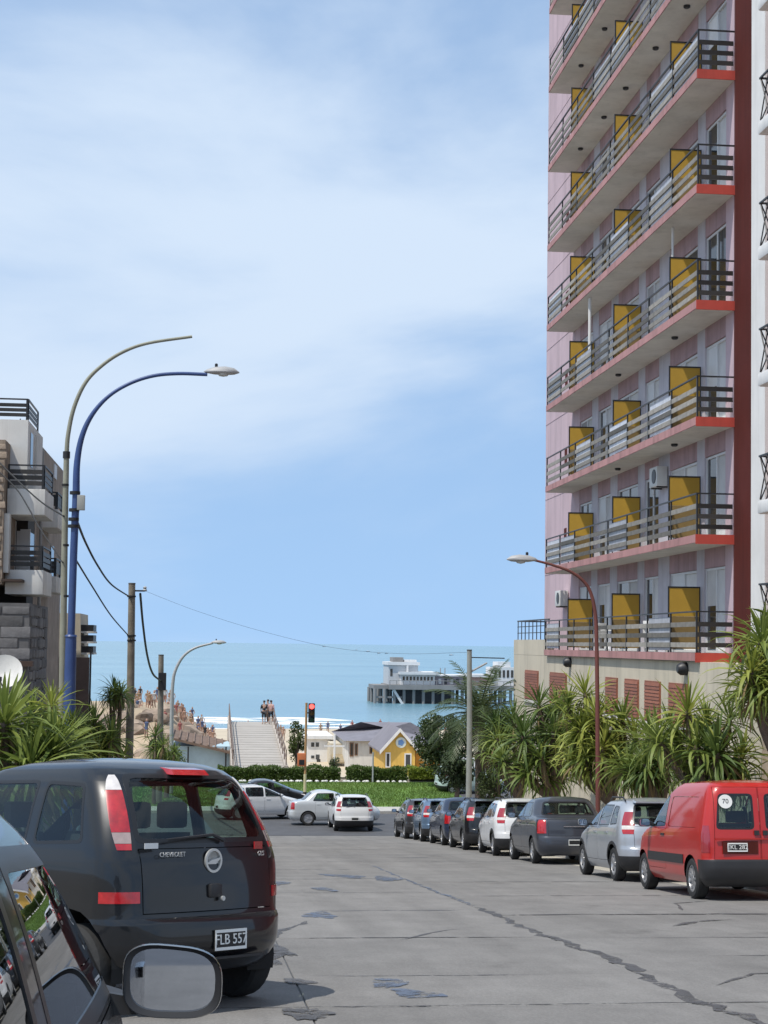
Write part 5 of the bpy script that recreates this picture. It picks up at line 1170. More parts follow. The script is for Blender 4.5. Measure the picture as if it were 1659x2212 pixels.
P_grey = paint('grey', (0.055, 0.06, 0.075), 0.2, 0.3)
SEDAN = dict(w=0.85, wheels=(-1.26, 1.34), wr=0.30, paint=P_grey, crown=0.04, bow=0.07, taper=0.03,
  tab=[(0.20, -1.95, 1.88, 0.74, 0.22, 0.4), (0.30, -2.06, 1.98, 0.81, 0.26, 0.45), (0.45, -2.11, 2.03, 0.84, 0.26, 0.5), (0.60, -2.10, 2.01, 0.85, 0.26, 0.5), (0.64, -2.07, 1.99, 0.85, 0.24, 0.5), (0.80, -2.06, 1.80, 0.85, 0.22, 0.45), (0.93, -2.04, 1.38, 0.845, 0.22, 0.42), (1.01, -2.00, 1.08, 0.83, 0.22, 0.38), (1.055, -1.80, 0.94, 0.815, 0.22, 0.36), (1.09, -1.52, 0.85, 0.80, 0.22, 0.34),
       (1.24, -1.34, 0.52, 0.75, 0.24, 0.3), (1.40, -1.15, 0.14, 0.685, 0.26, 0.28), (1.47, -1.02, -0.08, 0.63, 0.28, 0.28), (1.50, -0.92, -0.22, 0.55, 0.28, 0.28)],
  side_win=[[(-1.06, 1.06), (-0.12, 1.05), (-0.12, 1.41), (-0.86, 1.40)], [(-0.05, 1.05), (0.72, 1.04), (0.34, 1.32), (0.12, 1.40), (-0.05, 1.41)]],
  doors=[[(-0.95, 0.36), (-0.10, 0.35), (-0.10, 1.03), (-0.95, 1.04)], [(-0.07, 0.35), (0.86, 0.35), (0.86, 1.0), (-0.07, 1.03)]], handles=[(-0.78, 0.92), (0.08, 0.92)],
  rear_win=[[(-0.64, 1.10), (0.64, 1.10), (0.52, 1.42), (-0.52, 1.42)]],
  lamps=[([hs(-1, 0, 0, -0.64), hs(0, 0, 1, 1.0), hs(0, 0, -1, -0.70), hs(0, 1, 0, -1.86)], M_redl, 'tail_light', 0.006)],
  rear_panels=[([(-0.60, 0.64), (0.60, 0.64), (0.60, 1.02), (-0.60, 1.02)], 'boot_lid', P_grey, 0.002)],
  front_win=[[(-0.66, 1.07), (0.66, 1.07), (0.55, 1.44), (-0.55, 1.44)]], head=[[(0.42, 0.68), (0.80, 0.70), (0.80, 0.86), (0.50, 0.82)]], mirror=(0.64, 1.06, 0.19), plate=(0, 0.50, ''), dash=0.75)
sedan, _ = make_car('parked_sedan', 'dark blue-grey sedan with red tail lights, between the silver hatchback and a white car', 'car', SEDAN, 'cars parked along the right kerb')
link('plate_light_bar', MB().box(-0.25, -2.075, 0.845, 0.25, -2.05, 0.865).mesh('plate_light_bar', M_chrome), sedan)
place(sedan, 8.28, 38.4, 0)
P_white = paint('white', (0.66, 0.66, 0.66), 0.25)
P_black = paint('black', (0.010, 0.010, 0.012), 0.15)
P_blue = paint('steel_blue', (0.13, 0.20, 0.30), 0.2, 0.4)
P_dblue = paint('dark_blue', (0.02, 0.03, 0.06), 0.18)
P_dgrey = paint('dark_grey', (0.05, 0.05, 0.055), 0.2, 0.3)
P_pale = paint('pale_silver', (0.55, 0.57, 0.58), 0.22, 0.2)
P_mint = paint('pale_green', (0.42, 0.52, 0.48), 0.25)
KG = 'cars parked along the right kerb'
for src, old, nm, lab, pn, x, y in [(hatch, P_sil, 'parked_hatchback', 'white hatchback with a red tail light, just beyond the dark blue-grey sedan', P_white, 8.3, 43.6),
                                    (hatch, P_sil, 'parked_hatchback', 'black hatchback in the right-hand row, just beyond the white one', P_black, 8.25, 48.6),
                                    (sedan, P_grey, 'parked_sedan', 'dark blue sedan in the right-hand row, second beyond the white hatchback', P_dblue, 8.3, 53.3),
                                    (hatch, P_sil, 'parked_hatchback', 'steel blue hatchback, last but one in the right-hand row', P_blue, 8.25, 57.9),
                                    (hatch, P_sil, 'parked_hatchback', 'dark grey hatchback at the far end of the right-hand row', P_dgrey, 8.1, 62.0)]:
    c = copy_car(src, nm, lab, 'car', pn, old, KG); place(c, x, y, RAD(random.Random(int(y)).uniform(-1.5, 1.5)))
def gnd(u, v):
    d = ray(u, v); t = 5.0
    while t < 400:
        p = C0 + d * t
        if p.z < gz(p.y): return p
        t += 0.05
    return p
# crossing traffic
p = gnd(762, 1795); c = copy_car(hatch, 'white_hatchback', 'white hatchback seen from behind, waiting at the junction', 'car', P_white, P_sil); place(c, p.x, p.y + 1.3, RAD(1))
p = gnd(725, 1783); c = copy_car(sedan, 'silver_sedan', 'pale silver sedan crossing the junction behind the white hatchback', 'car', P_pale, P_grey); place(c, p.x, p.y + 0.7, RAD(-88))
p = gnd(562, 1770); c = copy_car(hatch, 'white_crossover', 'white car turning at the junction, left of the silver sedan', 'car', P_white, P_sil); place(c, p.x, p.y + 0.6, RAD(-72)); c.scale = (1.08, 1.08, 1.08)
p = gnd(590, 1752); c = copy_car(sedan, 'black_sedan', 'black car on the cross street, half hidden by the white one', 'car', P_black, P_grey); place(c, p.x, p.y + 0.6, RAD(-86))
c = copy_car(hatch, 'pale_green_car', 'pale green car beside the lawn, beyond the far end of the right-hand row', 'car', P_mint, P_sil); p = at(968, 1710, Y=90); place(c, p.x + 1.2, 90, RAD(-80))
c = copy_car(hatch, 'white_far_car', 'white car parked past the lawn, behind the thin grey pole', 'car', P_white, P_sil); p = at(985, 1700, Y=97); place(c, p.x + 1.0, 97, RAD(-85))

# ---- the near car at the lower left edge
P_near = paint('near_dark', (0.008, 0.009, 0.011), 0.18)
NEAR = dict(HATCH); NEAR.update(paint=P_near, cladding=False, glass=glassmat('near_glass', (0.30, 0.34, 0.33), 0.06, mul=0.9), sealw=0.045,
  side_win=[[(-1.45, 0.99), (-0.92, 0.97), (-0.92, 1.36), (-1.30, 1.34)], [(-0.80, 0.965), (0.74, 0.945), (0.24, 1.26), (0.0, 1.345), (-0.80, 1.36)]],
  doors=[[(-0.84, 0.35), (0.86, 0.35), (0.86, 0.925), (-0.84, 0.955)]], handles=[(-0.7, 0.86)], mirror=(None, 0, 0), plate=None, rear_panels=[([(-0.58, 0.60), (0.58, 0.60), (0.585, 0.99), (-0.585, 0.99)], 'tailgate', P_near, 0.002)])
near, _ = make_car('near_car', 'dark car cut off at the lower left corner, its door mirror facing the camera', 'car', NEAR)
xw = 0.80; ym, zm = 0.74, 0.97
for sg in (-1, 1):
    n = 40; prof = []
    for k in range(n):      # rounded trapezoid: wide flat base, higher towards the door
        a = 6.28319 * k / n; ca, sa = math.cos(a), math.sin(a); e = lambda v, p: math.copysign(abs(v) ** p, v)
        X = e(ca, 0.62) * 0.128; Zz = e(sa, 0.62) * 0.092; Zz += -0.10 * X if Zz > 0 else -0.03 * X
        prof.append((sg * X, Zz))
    cx = sg * (xw + 0.175); mo = MB(); rings = [(-0.055, 0.985), (-0.06, 1.0), (-0.045, 1.02), (0.0, 1.0), (0.05, 0.86), (0.085, 0.6), (0.10, 0.3)]
    for (dy, s_) in rings: mo.v += [(cx + x * s_, ym + dy, zm + z * s_) for (x, z) in prof]
    for i in range(len(rings) - 1): mo.f += [(i * n + k, (i + 1) * n + k, (i + 1) * n + (k + 1) % n, i * n + (k + 1) % n) for k in range(n)]
    mo.f.append(tuple((len(rings) - 1) * n + k for k in range(n)))
    hsg = link('door_mirror', mo.mesh('door_mirror', P_near, True), near)
    q0 = [Vector((cx + x * 0.985, ym - 0.055, zm + z * 0.985)) for x, z in prof]; q1 = [Vector((cx + x * 0.87, ym - 0.05, zm + z * 0.86 + 0.003)) for x, z in prof]; q2 = [p + Vector((0, 0.014, 0)) for p in q1]
    link('mirror_rim', MB().add(q0 + q1 + q2, [(k, (k + 1) % n, n + (k + 1) % n, n + k) for k in range(n)] + [(n + k, n + (k + 1) % n, 2 * n + (k + 1) % n, 2 * n + k) for k in range(n)]).mesh('mirror_rim', M_trim, True), hsg)
    gl = link('mirror_glass', MB().add(q2, [tuple(range(n))]).mesh('mirror_glass', M_mirror), hsg)
    link('mirror_arm', MB().hexa([(sg * (xw - 0.04), ym - 0.03, zm - 0.09), (sg * (xw + 0.09), ym - 0.02, zm - 0.085), (sg * (xw + 0.09), ym + 0.05, zm - 0.085), (sg * (xw - 0.04), ym + 0.09, zm - 0.09)], [(sg * (xw - 0.04), ym - 0.03, zm - 0.02), (sg * (xw + 0.09), ym - 0.02, zm - 0.045), (sg * (xw + 0.09), ym + 0.05, zm - 0.045), (sg * (xw - 0.04), ym + 0.09, zm - 0.01)]).mesh('mirror_arm', M_trim), hsg)
place(near, -1.06, 3.55, 0)
# ------------------------------------------------------------------ poles, lamps, cables
M_bluep = mat('blue_paint', (0.035, 0.07, 0.20), 0.45, var=0.2, scale=1.5, dirt=0.35, dirtcol=(0.10, 0.13, 0.18))
M_greyp = mat('grey_green_paint', (0.26, 0.26, 0.20), 0.6, var=0.25, scale=1.5, dirt=0.5, dirtcol=(0.16, 0.14, 0.10))
M_wood = mat('weathered_wood', (0.20, 0.175, 0.14), 0.9, var=0.35, scale=2.5, bump=0.4, bscale=20)
M_lampg = mat('lamp_grey', (0.36, 0.36, 0.36), 0.5, var=0.1)
M_rust = mat('rust_red_paint', (0.16, 0.05, 0.04), 0.6, var=0.25, scale=2)
M_cable = mat('cable_black', (0.015, 0.015, 0.015), 0.7)
def spline(pts, n=6):
    """Catmull-Rom through points."""
    P = [Vector(p) for p in pts]; P = [P[0] * 2 - P[1]] + P + [P[-1] * 2 - P[-2]]; out = []
    for i in range(1, len(P) - 2):
        for k in range(n):
            t = k / n; a, b, c, d = P[i - 1], P[i], P[i + 1], P[i + 2]
            out.append(0.5 * ((2 * b) + (c - a) * t + (2 * a - 5 * b + 4 * c - d) * t * t + (3 * b - a - 3 * c + d) * t ** 3))
    out.append(P[-2]); return out
def lerp_r(n, a, b): return [a + (b - a) * i / (n - 1) for i in range(n)]
def lamp_head(t, p, d, L_, m, name='lamp_head', zs=1.0):
    """Cobra-type lantern along +-x from p."""
    mb = MB(); n = 14; prof = [(0.0, 0.05), (0.08, 0.42), (0.3, 0.85), (0.6, 1.0), (0.85, 0.75), (1.0, 0.12)]
    R_ = L_ * 0.17
    for (f, s) in prof:
        for k in range(n):
            a = 6.28319 * k / n; z = math.sin(a) * R_ * s; mb.v.append((p.x + d * f * L_, p.y + math.cos(a) * R_ * s * 1.15, p.z + (z if z > 0 else z * 0.45) * zs))
    for i in range(len(prof) - 1):
        for k in range(n): mb.f.append((i * n + k, i * n + (k + 1) % n, (i + 1) * n + (k + 1) % n, (i + 1) * n + k))
    mb.f.append(tuple(range(n))); mb.f.append(tuple((len(prof) - 1) * n + k for k in range(n)))
    h = t.part(name, mb, m, True)
    t.part('lens', MB().lathe([(0.3 * R_, 0), (R_ * 0.9, 0.0), (R_ * 0.75, -R_ * 0.35), (0, -R_ * 0.5)], 16, Matrix.Translation((p.x + d * 0.55 * L_, p.y, p.z - R_ * 0.25))), mat('lamp_lens', (0.5, 0.5, 0.48), 0.2), True, parent=h)
    t.part('photocell', MB().lathe([(0.035, 0), (0.035, 0.06), (0.02, 0.075)], 10, Matrix.Translation((p.x + d * 0.35 * L_, p.y, p.z + R_ * 0.9))), M_black, True, parent=h)
    return h
# blue street lamp
YB = 37.6
b0 = at(146, 1640, Y=YB); b0.z = gz(YB) + 0.12
t = Thing('street_lamp', b0, 'tall blue street lamp with a curved arm and grey lantern', 'street lamp', 'street lamps')
pj = at(153.5, 1375, Y=YB)
t.part('base_tube', MB().tube([b0, at(149, 1560, Y=YB), pj], [0.15, 0.14, 0.125], 14), M_bluep, True)
t.part('collar', MB().tube([pj, at(153.6, 1371, Y=YB)], [0.145, 0.12], 14), M_bluep, True)
arm = spline([pj, at(159, 1200, Y=YB), at(164, 1080, Y=YB), at(166.5, 1000, Y=YB), at(178, 940, Y=YB), at(201, 893, Y=YB), at(236, 855, Y=YB), at(281, 828, Y=YB), at(331, 812, Y=YB), at(385, 807, Y=YB), at(448, 809, Y=YB)])
t.part('arm', MB().tube(arm, [0.085 if i < 12 else max(0.042, 0.085 - 0.0018 * (i - 12)) for i in range(len(arm))], 12), M_bluep, True)
lamp_head(t, at(440, 803, Y=YB), 1, 77 / FPX * YB * 1.0, M_lampg)
jb = at(170, 1087, Y=YB)
t.part('junction_box', MB().box(jb.x - 0.02, jb.y - 0.22, jb.z - 0.17, jb.x + 0.15, jb.y - 0.06, jb.z + 0.17), mat('box_grey', (0.33, 0.33, 0.30), 0.6), bevel=0.01)
for v in (1068, 1105, 1125, 1140):
    q = at(162 - (v - 1068) * 0.05, v, Y=YB); t.part('clamp', MB().tube([q, q + Vector((0, 0, 0.07))], 0.12, 12), M_cable, True)
# bare grey pole behind it
YG = 38.6
g0 = at(133, 1640, Y=YG); g0.z = gz(YG) + 0.12
t = Thing('lamp_post', g0, 'old grey-green pole with a bare curved arm and no lantern', 'street lamp', 'street lamps')
gp = spline([g0, at(136, 1400, Y=YG), at(140, 1150, Y=YG), at(143.5, 990, Y=YG)], 4)
t.part('pole', MB().tube(gp, lerp_r(len(gp), 0.09, 0.065), 12), M_greyp, True)
ga = spline([at(143.5, 990, Y=YG), at(147, 940, Y=YG), at(160, 880, Y=YG), at(185, 826, Y=YG), at(221, 789, Y=YG), at(266, 760, Y=YG), at(321, 741, Y=YG), at(415, 727, Y=YG)])
t.part('arm', MB().tube(ga, lerp_r(len(ga), 0.055, 0.035), 10), M_greyp, True)
q = at(143.5, 990, Y=YG); t.part('collar', MB().tube([q, q + Vector((0.0, 0, 0.16))], 0.085, 12), M_black, True)
for v in (1050, 1180, 1290): q = at(141, v, Y=YG); t.part('clamp', MB().tube([q, q + Vector((0, 0, 0.05))], 0.085, 10), M_cable, True)
def wood_pole(u, vt, Y, r, label, m=M_wood, vref=1500, group=None):
    p = at(u, vt, Y=Y); b = Vector((p.x + 0.02, Y, gz(Y) - 0.05)); t = Thing('utility_pole', b, label, 'pole', group)
    t.part('shaft', MB().tube([b, (b + p) / 2 + Vector((0.03, 0, 0)), p], [r * 1.15, r * 1.03, r * 0.9], 14), m, True); t.part('cap', MB().tube([p, p + Vector((0, 0, 0.05))], r * 0.96, 14), mat('pole_cap', (0.10, 0.095, 0.09), 0.8), True)
    return t, p
UP = 'utility poles'
t, p1 = wood_pole(285, 1262, 63.0, 0.145, 'tallest bare wooden utility pole, left of the road', group=UP)
t.part('bracket', MB().box(p1.x, 62.95, p1.z - 0.28, p1.x + 0.5, 63.05, p1.z - 0.22), M_black)
t.part('insulator', MB().lathe([(0.05, 0), (0.09, 0.05), (0.05, 0.1), (0.08, 0.15), (0.03, 0.2)], 10, Matrix.Translation((p1.x + 0.5, 63, p1.z - 0.27))), M_lampg, True)
for v in (1290, 1375, 1385): q = at(284, v, Y=63.0); t.part('clamp', MB().tube([q, q + Vector((0, 0, 0.06))], 0.17, 12), M_cable, True)
t, p2 = wood_pole(348, 1416, 84.0, 0.15, 'short dark wooden pole in front of the sandy bluff', group=UP)
q = at(350, 1470, Y=84); t.part('junction_box', MB().box(q.x - 0.18, 83.7, q.z - 0.5, q.x + 0.22, 83.84, q.z + 0.4), M_black)
t, p3 = wood_pole(1014, 1406, 59.0, 0.10, 'thin pale grey pole rising from the trees on the right', mat('grey_wood', (0.30, 0.31, 0.28), 0.8, var=0.2, scale=2), group=UP)
t.part('bracket', MB().tube([at(1015, 1452, Y=59), at(1052, 1432, Y=59)], 0.035, 8), M_lampg, True)
t.part('crossarm', MB().tube([at(1012, 1420, Y=59), at(1090, 1422, Y=59)], 0.02, 6), M_black)
# small street lamp beyond the crossing
YS = 88.0; s0 = at(371, 1640, Y=YS); s0.z = gz(YS) - 0.05
t = Thing('street_lamp', s0, 'small grey street lamp with curved arm against the sea', 'street lamp', 'street lamps')
sp = spline([s0, at(371, 1540, Y=YS), at(373, 1480, Y=YS), at(379, 1448, Y=YS), at(396, 1418, Y=YS), at(421, 1400, Y=YS), at(460, 1389, Y=YS)])
t.part('pole', MB().tube(sp, lerp_r(len(sp), 0.11, 0.055), 10), M_lampg, True); lamp_head(t, at(455, 1388, Y=YS), 1, 0.85, M_lampg)
# rust red lamp on the right pavement
YR = 39.2; r0 = at(1292, 1800, Y=YR); r0.z = gz(YR) + 0.12
t = Thing('street_lamp', r0, 'rust-red street lamp before the pink tower, its grey lantern pointing left', 'street lamp', 'street lamps')
pp = spline([r0, at(1291, 1600, Y=YR), at(1289, 1400, Y=YR), at(1285, 1320, Y=YR), at(1270, 1268, Y=YR), at(1238, 1238, Y=YR), at(1195, 1221, Y=YR), at(1150, 1209, Y=YR)])
t.part('pole', MB().tube(pp, lerp_r(len(pp), 0.06, 0.028), 12), M_rust, True); lamp_head(t, at(1162, 1210, Y=YR), -1, 0.78, M_lampg)
# cables
def cable(pts, ys, r, label, n=8):
    k = len(pts); P = [at(u, v, Y=ys[0] + (ys[1] - ys[0]) * i / (k - 1)) for i, (u, v) in enumerate(pts)]
    t = Thing('cable', P[0], label, 'cable', 'overhead cables'); t.part('wire', MB().tube(spline(P, n), r, 6), M_cable, True)
cable([(-40, 960), (40, 1040), (90, 1085), (138, 1115)], (44.38, 38.5), 0.022, 'upper black cable crossing the white balcony towards the grey pole')
cable([(-40, 985), (30, 1050), (62, 1098), (85, 1140), (136, 1215)], (44.38, 38.5), 0.018, 'lower black cable crossing the white balcony towards the grey pole')
cable([(166, 1125), (185, 1172), (210, 1220), (240, 1262), (281, 1290)], (37.6, 63), 0.03, 'upper sagging cable between the blue lamp and the wooden pole')
cable([(160, 1203), (200, 1268), (240, 1330), (280, 1376)], (37.6, 63), 0.022, 'lower sagging cable between the blue lamp and the wooden pole')
cable([(303, 1283), (309, 1350), (318, 1415), (330, 1455), (349, 1472)], (63, 84), 0.05, 'thick dark cable hanging between the two wooden poles')
cable([(312, 1276), (420, 1318), (560, 1362), (720, 1399), (870, 1412), (1014, 1409)], (63, 59), 0.0045, 'hair-thin cable strung across the sky to the right-hand pole')

# ------------------------------------------------------------------ traffic light
YT = 81.2; c = at(658, 1724, Y=YT); c.z = gz(YT) + 0.08
t = Thing('traffic_light', c, 'traffic light on a thin pole, its upper signal showing red', 'traffic light')
top = at(662, 1518, Y=YT)
t.part('pole', MB().tube([c, c + (top - c) * 0.16], 0.10, 10), M_black, True)
t.part('pole', MB().tube([c + (top - c) * 0.161, c + (top - c) * 0.33], 0.075, 10), mat('pale_yellow', (0.55, 0.5, 0.28), 0.6), True)
t.part('pole', MB().tube([c + (top - c) * 0.331, top], 0.06, 10), mat('ochre_pole', (0.40, 0.24, 0.10), 0.6), True)
h = at(673, 1540, Y=YT)
sg = t.part('signal_head', MB().box(h.x - 0.16, YT - 0.12, h.z - 0.48, h.x + 0.16, YT + 0.12, h.z + 0.48), M_black, bevel=0.03)
t.part('bracket', MB().box(top.x - 0.02, YT - 0.03, h.z - 0.03, h.x - 0.16, YT + 0.03, h.z + 0.03), M_black)
for i, mm in enumerate((emit('signal_red', (1.0, 0.06, 0.05), 4.0), mat('signal_amber_off', (0.16, 0.09, 0.02), 0.3), mat('signal_green_off', (0.02, 0.10, 0.05), 0.3))):
    z = h.z + 0.32 - 0.32 * i; t.part('lens', MB().lathe([(0.125, 0), (0.11, 0.03), (0.0, 0.045)], 16, Matrix.Translation((h.x, YT - 0.122, z)) @ Matrix.Rotation(RAD(90), 4, 'X')), mm, True, parent=sg)
    vs = MB(); n = 10
    for k in range(n):
        a0, a1 = math.pi * (-0.05 + 1.1 * k / n), math.pi * (-0.05 + 1.1 * (k + 1) / n); f = lambda a, y: (h.x + 0.14 * math.cos(a), y, z + 0.14 * math.sin(a)); vs.add([f(a0, YT - 0.122), f(a1, YT - 0.122), f(a1, YT - 0.32), f(a0, YT - 0.32)], [(0, 1, 2, 3)])
    t.part('visor', vs, M_black, parent=sg)
h2 = at(652, 1640, Y=YT); sg2 = t.part('pedestrian_signal', MB().box(h2.x - 0.22, YT - 0.12, h2.z - 0.35, h2.x + 0.2, YT + 0.12, h2.z + 0.3), mat('orange_box', (0.55, 0.17, 0.06), 0.6, var=0.15), bevel=0.03)
t.part('lens', MB().box(h2.x - 0.14, YT - 0.128, h2.z - 0.28, h2.x + 0.12, YT - 0.1225, h2.z - 0.02), M_black, parent=sg2)
p = at(806, 1625, Y=94.6); b = Vector((p.x, 94.6, gz(94.6) - 0.02))
t = Thing('thin_post', b, 'thin pale post standing in front of the second hedge', 'post'); t.part('shaft', MB().tube([b, p], 0.05, 8), M_lampg, True); t.part('base', MB().tube([b, b + Vector((0, 0, 0.12))], 0.11, 10), M_lampg, True)
p = at(723, 1585, Y=112); b = Vector((p.x, 112, gz(112) - 0.05))
t = Thing('thin_post', b, 'white lamp post in front of the flat-roofed white beach house', 'post'); t.part('shaft', MB().tube([b, p], 0.07, 8), M_white, True); t.part('crossarm', MB().box(p.x - 0.7, 111.95, p.z - 0.9, p.x + 0.7, 112.05, p.z - 0.8), M_white)

# ------------------------------------------------------------------ plants
def leaf_mesh(name, m, L_, wd, droop, n=5):
    mb = MB()
    for i in range(n + 1):
        t = i / n; w_ = wd * (0.45 + 1.1 * t) * (1 - t ** 2.6) if t < 1 else 0.0
        w_ = max(w_, 0.002); ang = droop * t * t; x = L_ * t * math.cos(ang * 0.6); z = -L_ * t * math.sin(ang * 0.6) * 0.9
        mb.v += [(x, -w_ / 2, z + w_ * 0.22), (x, 0, z), (x, w_ / 2, z + w_ * 0.22)]
    for i in range(n):
        a = 3 * i; mb.f += [(a, a + 3, a + 4, a + 1), (a + 1, a + 4, a + 5, a + 2)]
    return mb.mesh(name, m, True, 60)
L_dark = leafmat('yucca_leaf_dark', (0.03, 0.07, 0.013), (0.16, 0.225, 0.055), 0.45, 0.55, 0.3, 0.7)
L_light = leafmat('yucca_leaf_light', (0.11, 0.17, 0.02), (0.46, 0.48, 0.11), 0.45, 0.55, 0.4, 0.7)
L_mid = leafmat('yucca_leaf_mid', (0.055, 0.11, 0.017), (0.31, 0.365, 0.085), 0.45, 0.55, 0.35, 0.7)
L_dead = leafmat('yucca_leaf_dead', (0.16, 0.11, 0.05), (0.33, 0.25, 0.13), 0.4, 0.8, 0.2, 0.7)
M_trunk = mat('yucca_trunk', (0.13, 0.095, 0.07), 0.95, var=0.35, scale=4, bump=0.6, bscale=18)
LM = {}
for key, m in (('d', L_dark), ('l', L_light), ('m', L_mid)):
    LM[key] = [leaf_mesh('leaf', m, 0.74, 0.064, d) for d in (0.05, 0.35, 0.7, 1.05, 1.4)]
LM['x'] = [leaf_mesh('leaf', L_dead, 0.66, 0.06, d) for d in (0.4, 1.0)]
def leaf_set(n, size, r, key):
    """Yields (mesh, matrix) for a head of sword leaves."""
    for i in range(n):
        f = (i + 0.5) / n; el = 84 - 122 * f ** 0.85 + r.uniform(-10, 10); az = i * 2.39996 + r.uniform(-.3, .3)
        k = min(4, int(max(0, f * 4.6 + r.uniform(-1.2, 1.2)))); dead = f > 0.84 and r.random() < 0.65
        if dead: el -= r.uniform(5, 40)
        ms = LM['x'] if dead else LM[key]
        s = size * (0.78 + 0.4 * math.sin(f * 2.6)) * r.uniform(0.75, 1.18)
        yield ms[min(k, len(ms) - 1)], (0, 0, 0.07 * size - 0.14 * size * f), (r.uniform(-.4, .4), -RAD(el), az), (s, s * r.uniform(0.75, 1.2), s)
def yucca(base, heads, label, key, seed, group='spiky yuccas along the pavements', tr=0.11, fill=2):
    """heads: (point, size, leaves, key or None). The nearest heads have single leaves; the rest of the foliage is one mass."""
    r = random.Random(seed); b = Vector(base); t = Thing('yucca', b, label, 'plant', group); zs = [Vector(h[0]).z for h in heads]; fork = b + Vector((0, 0, (min(zs) - b.z) * 0.55))
    t.part('trunk', MB().tube([b - Vector((0, 0, 0.1)), b + Vector((r.uniform(-.05, .05), 0, (fork.z - b.z) * 0.5)), fork], [tr * 1.3, tr, tr * 0.9], 10), M_trunk, True)
    allh = [(Vector(h), size, n, k) for (h, size, n, k) in heads]; extra = []
    for (h, size, n, k) in allh:
        for j in range(fill):
            a = r.uniform(0, 6.28); d = r.uniform(0.35, 0.6) * size
            extra.append((h + Vector((math.cos(a) * d, abs(math.sin(a)) * d * 0.8 + 0.1, -r.uniform(0.1, 0.75) * size)), size * r.uniform(0.7, 0.95), int(n * 0.9), r.choice([k, key, 'm'])))
    used = 0; mass = {}
    for idx, (h, size, n, k) in enumerate(allh + extra):
        single = idx < len(allh) and used + int(n * 1.2) <= 300
        mid = fork.lerp(h, 0.55) + Vector((r.uniform(-.08, .08), r.uniform(-.08, .08), -0.08)); br = spline([fork - Vector((0, 0, 0.06)), mid, h], 4)
        t.part('branch', MB().tube(br, lerp_r(len(br), tr * 0.8, tr * 0.45), 8), M_trunk, True)
        d = (h - mid).normalized(); rot = (-d.y * 0.6, d.x * 0.6, r.uniform(0, 6.28)); size *= 1.1
        if single:
            used += int(n * 1.2)
            hd = link('leaf_head', MB().tube([(0, 0, -0.12 * size), (0, 0, 0.02), (0, 0, 0.12 * size)], [0.05 * size, 0.065 * size, 0.02 * size], 7).mesh('leaf_head', M_trunk), t.o, h - t.loc, rot)
            for me, lo, ro, sc_ in leaf_set(int(n * 1.2), size, r, k or key):
                o = bpy.data.objects.new('leaf', me); COL.objects.link(o); o.parent = hd; o.scale = sc_; o.rotation_euler = ro; o.location = lo
        else:
            HM = Matrix.Translation(h - t.loc) @ Euler(rot).to_matrix().to_4x4()
            for me, lo, ro, sc_ in leaf_set(int(n * 1.7), size, r, k or key):
                mb = mass.setdefault(me.materials[0].name, MB()); Mx = HM @ Matrix.LocRotScale(Vector(lo), Euler(ro), Vector(sc_)); q = len(mb.v)
                mb.v += [tuple(Mx @ v.co) for v in me.vertices]; mb.f += [tuple(i + q for i in p.vertices) for p in me.polygons]
    for mn, mb in mass.items():
        o = mb.build('foliage', MATS[mn], t.o, True, 60); o['kind'] = 'stuff'
    return t
def H(u, v, Y, s, n, k=None): return (at(u, v, Y=Y), s, n, k)
def gp_(u, Y): p = at(u, 1700, Y=Y); return Vector((p.x, Y, gz(Y) + 0.13))
# right-hand pavement, far to near
yucca(gp_(1120, 54.0), [H(1110, 1560, 54.3, 1.1, 44, 'd'), H(1075, 1600, 53.8, 1.0, 40), H(1140, 1625, 53.6, 1.0, 40), H(1085, 1650, 54.2, 0.9, 36, 'd')], 'dark yucca in front of the first shutters, beside the thin grey pole', 'm', 31)
yucca(gp_(1196, 46.7), [H(1165, 1530, 46.9, 1.1, 46, 'd'), H(1130, 1595, 46.4, 1.15, 48, 'd'), H(1195, 1585, 46.2, 1.1, 46, 'd'), H(1170, 1640, 46.0, 1.05, 46), H(1215, 1630, 47.1, 1.0, 40, 'd'), H(1205, 1530, 47.4, 0.9, 36)], 'dark green yucca on a thick dark trunk, left of the rust-red lamp', 'm', 32, tr=0.17)
yucca(gp_(1318, 40.6), [H(1265, 1505, 40.9, 1.0, 48), H(1290, 1555, 40.2, 1.0, 48), H(1252, 1580, 40.5, 0.95, 46), H(1345, 1560, 40.8, 1.0, 48, 'm'), H(1300, 1620, 40.0, 1.0, 48), H(1265, 1640, 40.3, 0.9, 44, 'm'), H(1375, 1600, 40.4, 0.95, 44)], 'light yellow-green yucca around the rust-red lamp pole', 'l', 33, tr=0.13)
yucca(gp_(1425, 36.2), [H(1405, 1600, 36.4, 1.0, 46), H(1440, 1640, 35.9, 1.05, 50, 'd'), H(1395, 1655, 36.0, 0.95, 46), H(1450, 1580, 36.6, 0.9, 40, 'd')], 'mid-green yucca above the silver hatchback', 'm', 34, tr=0.12)
yucca(gp_(1530, 32.6), [H(1485, 1545, 32.8, 1.0, 52, 'l'), H(1575, 1560, 32.9, 0.9, 46, 'd'), H(1550, 1635, 32.2, 1.15, 58, 'd'), H(1505, 1620, 32.5, 0.95, 46), H(1600, 1640, 32.4, 0.9, 44, 'l')], 'large dark yucca rising behind the red van roof', 'm', 35, tr=0.14)
yucca(gp_(1690, 28.6), [H(1645, 1395, 28.8, 1.05, 60), H(1700, 1360, 28.9, 1.0, 50), H(1622, 1455, 28.5, 0.9, 50, 'l'), H(1685, 1470, 28.2, 1.0, 50)], 'tall yucca leaning in at the right edge of the picture', 'm', 36, tr=0.14)
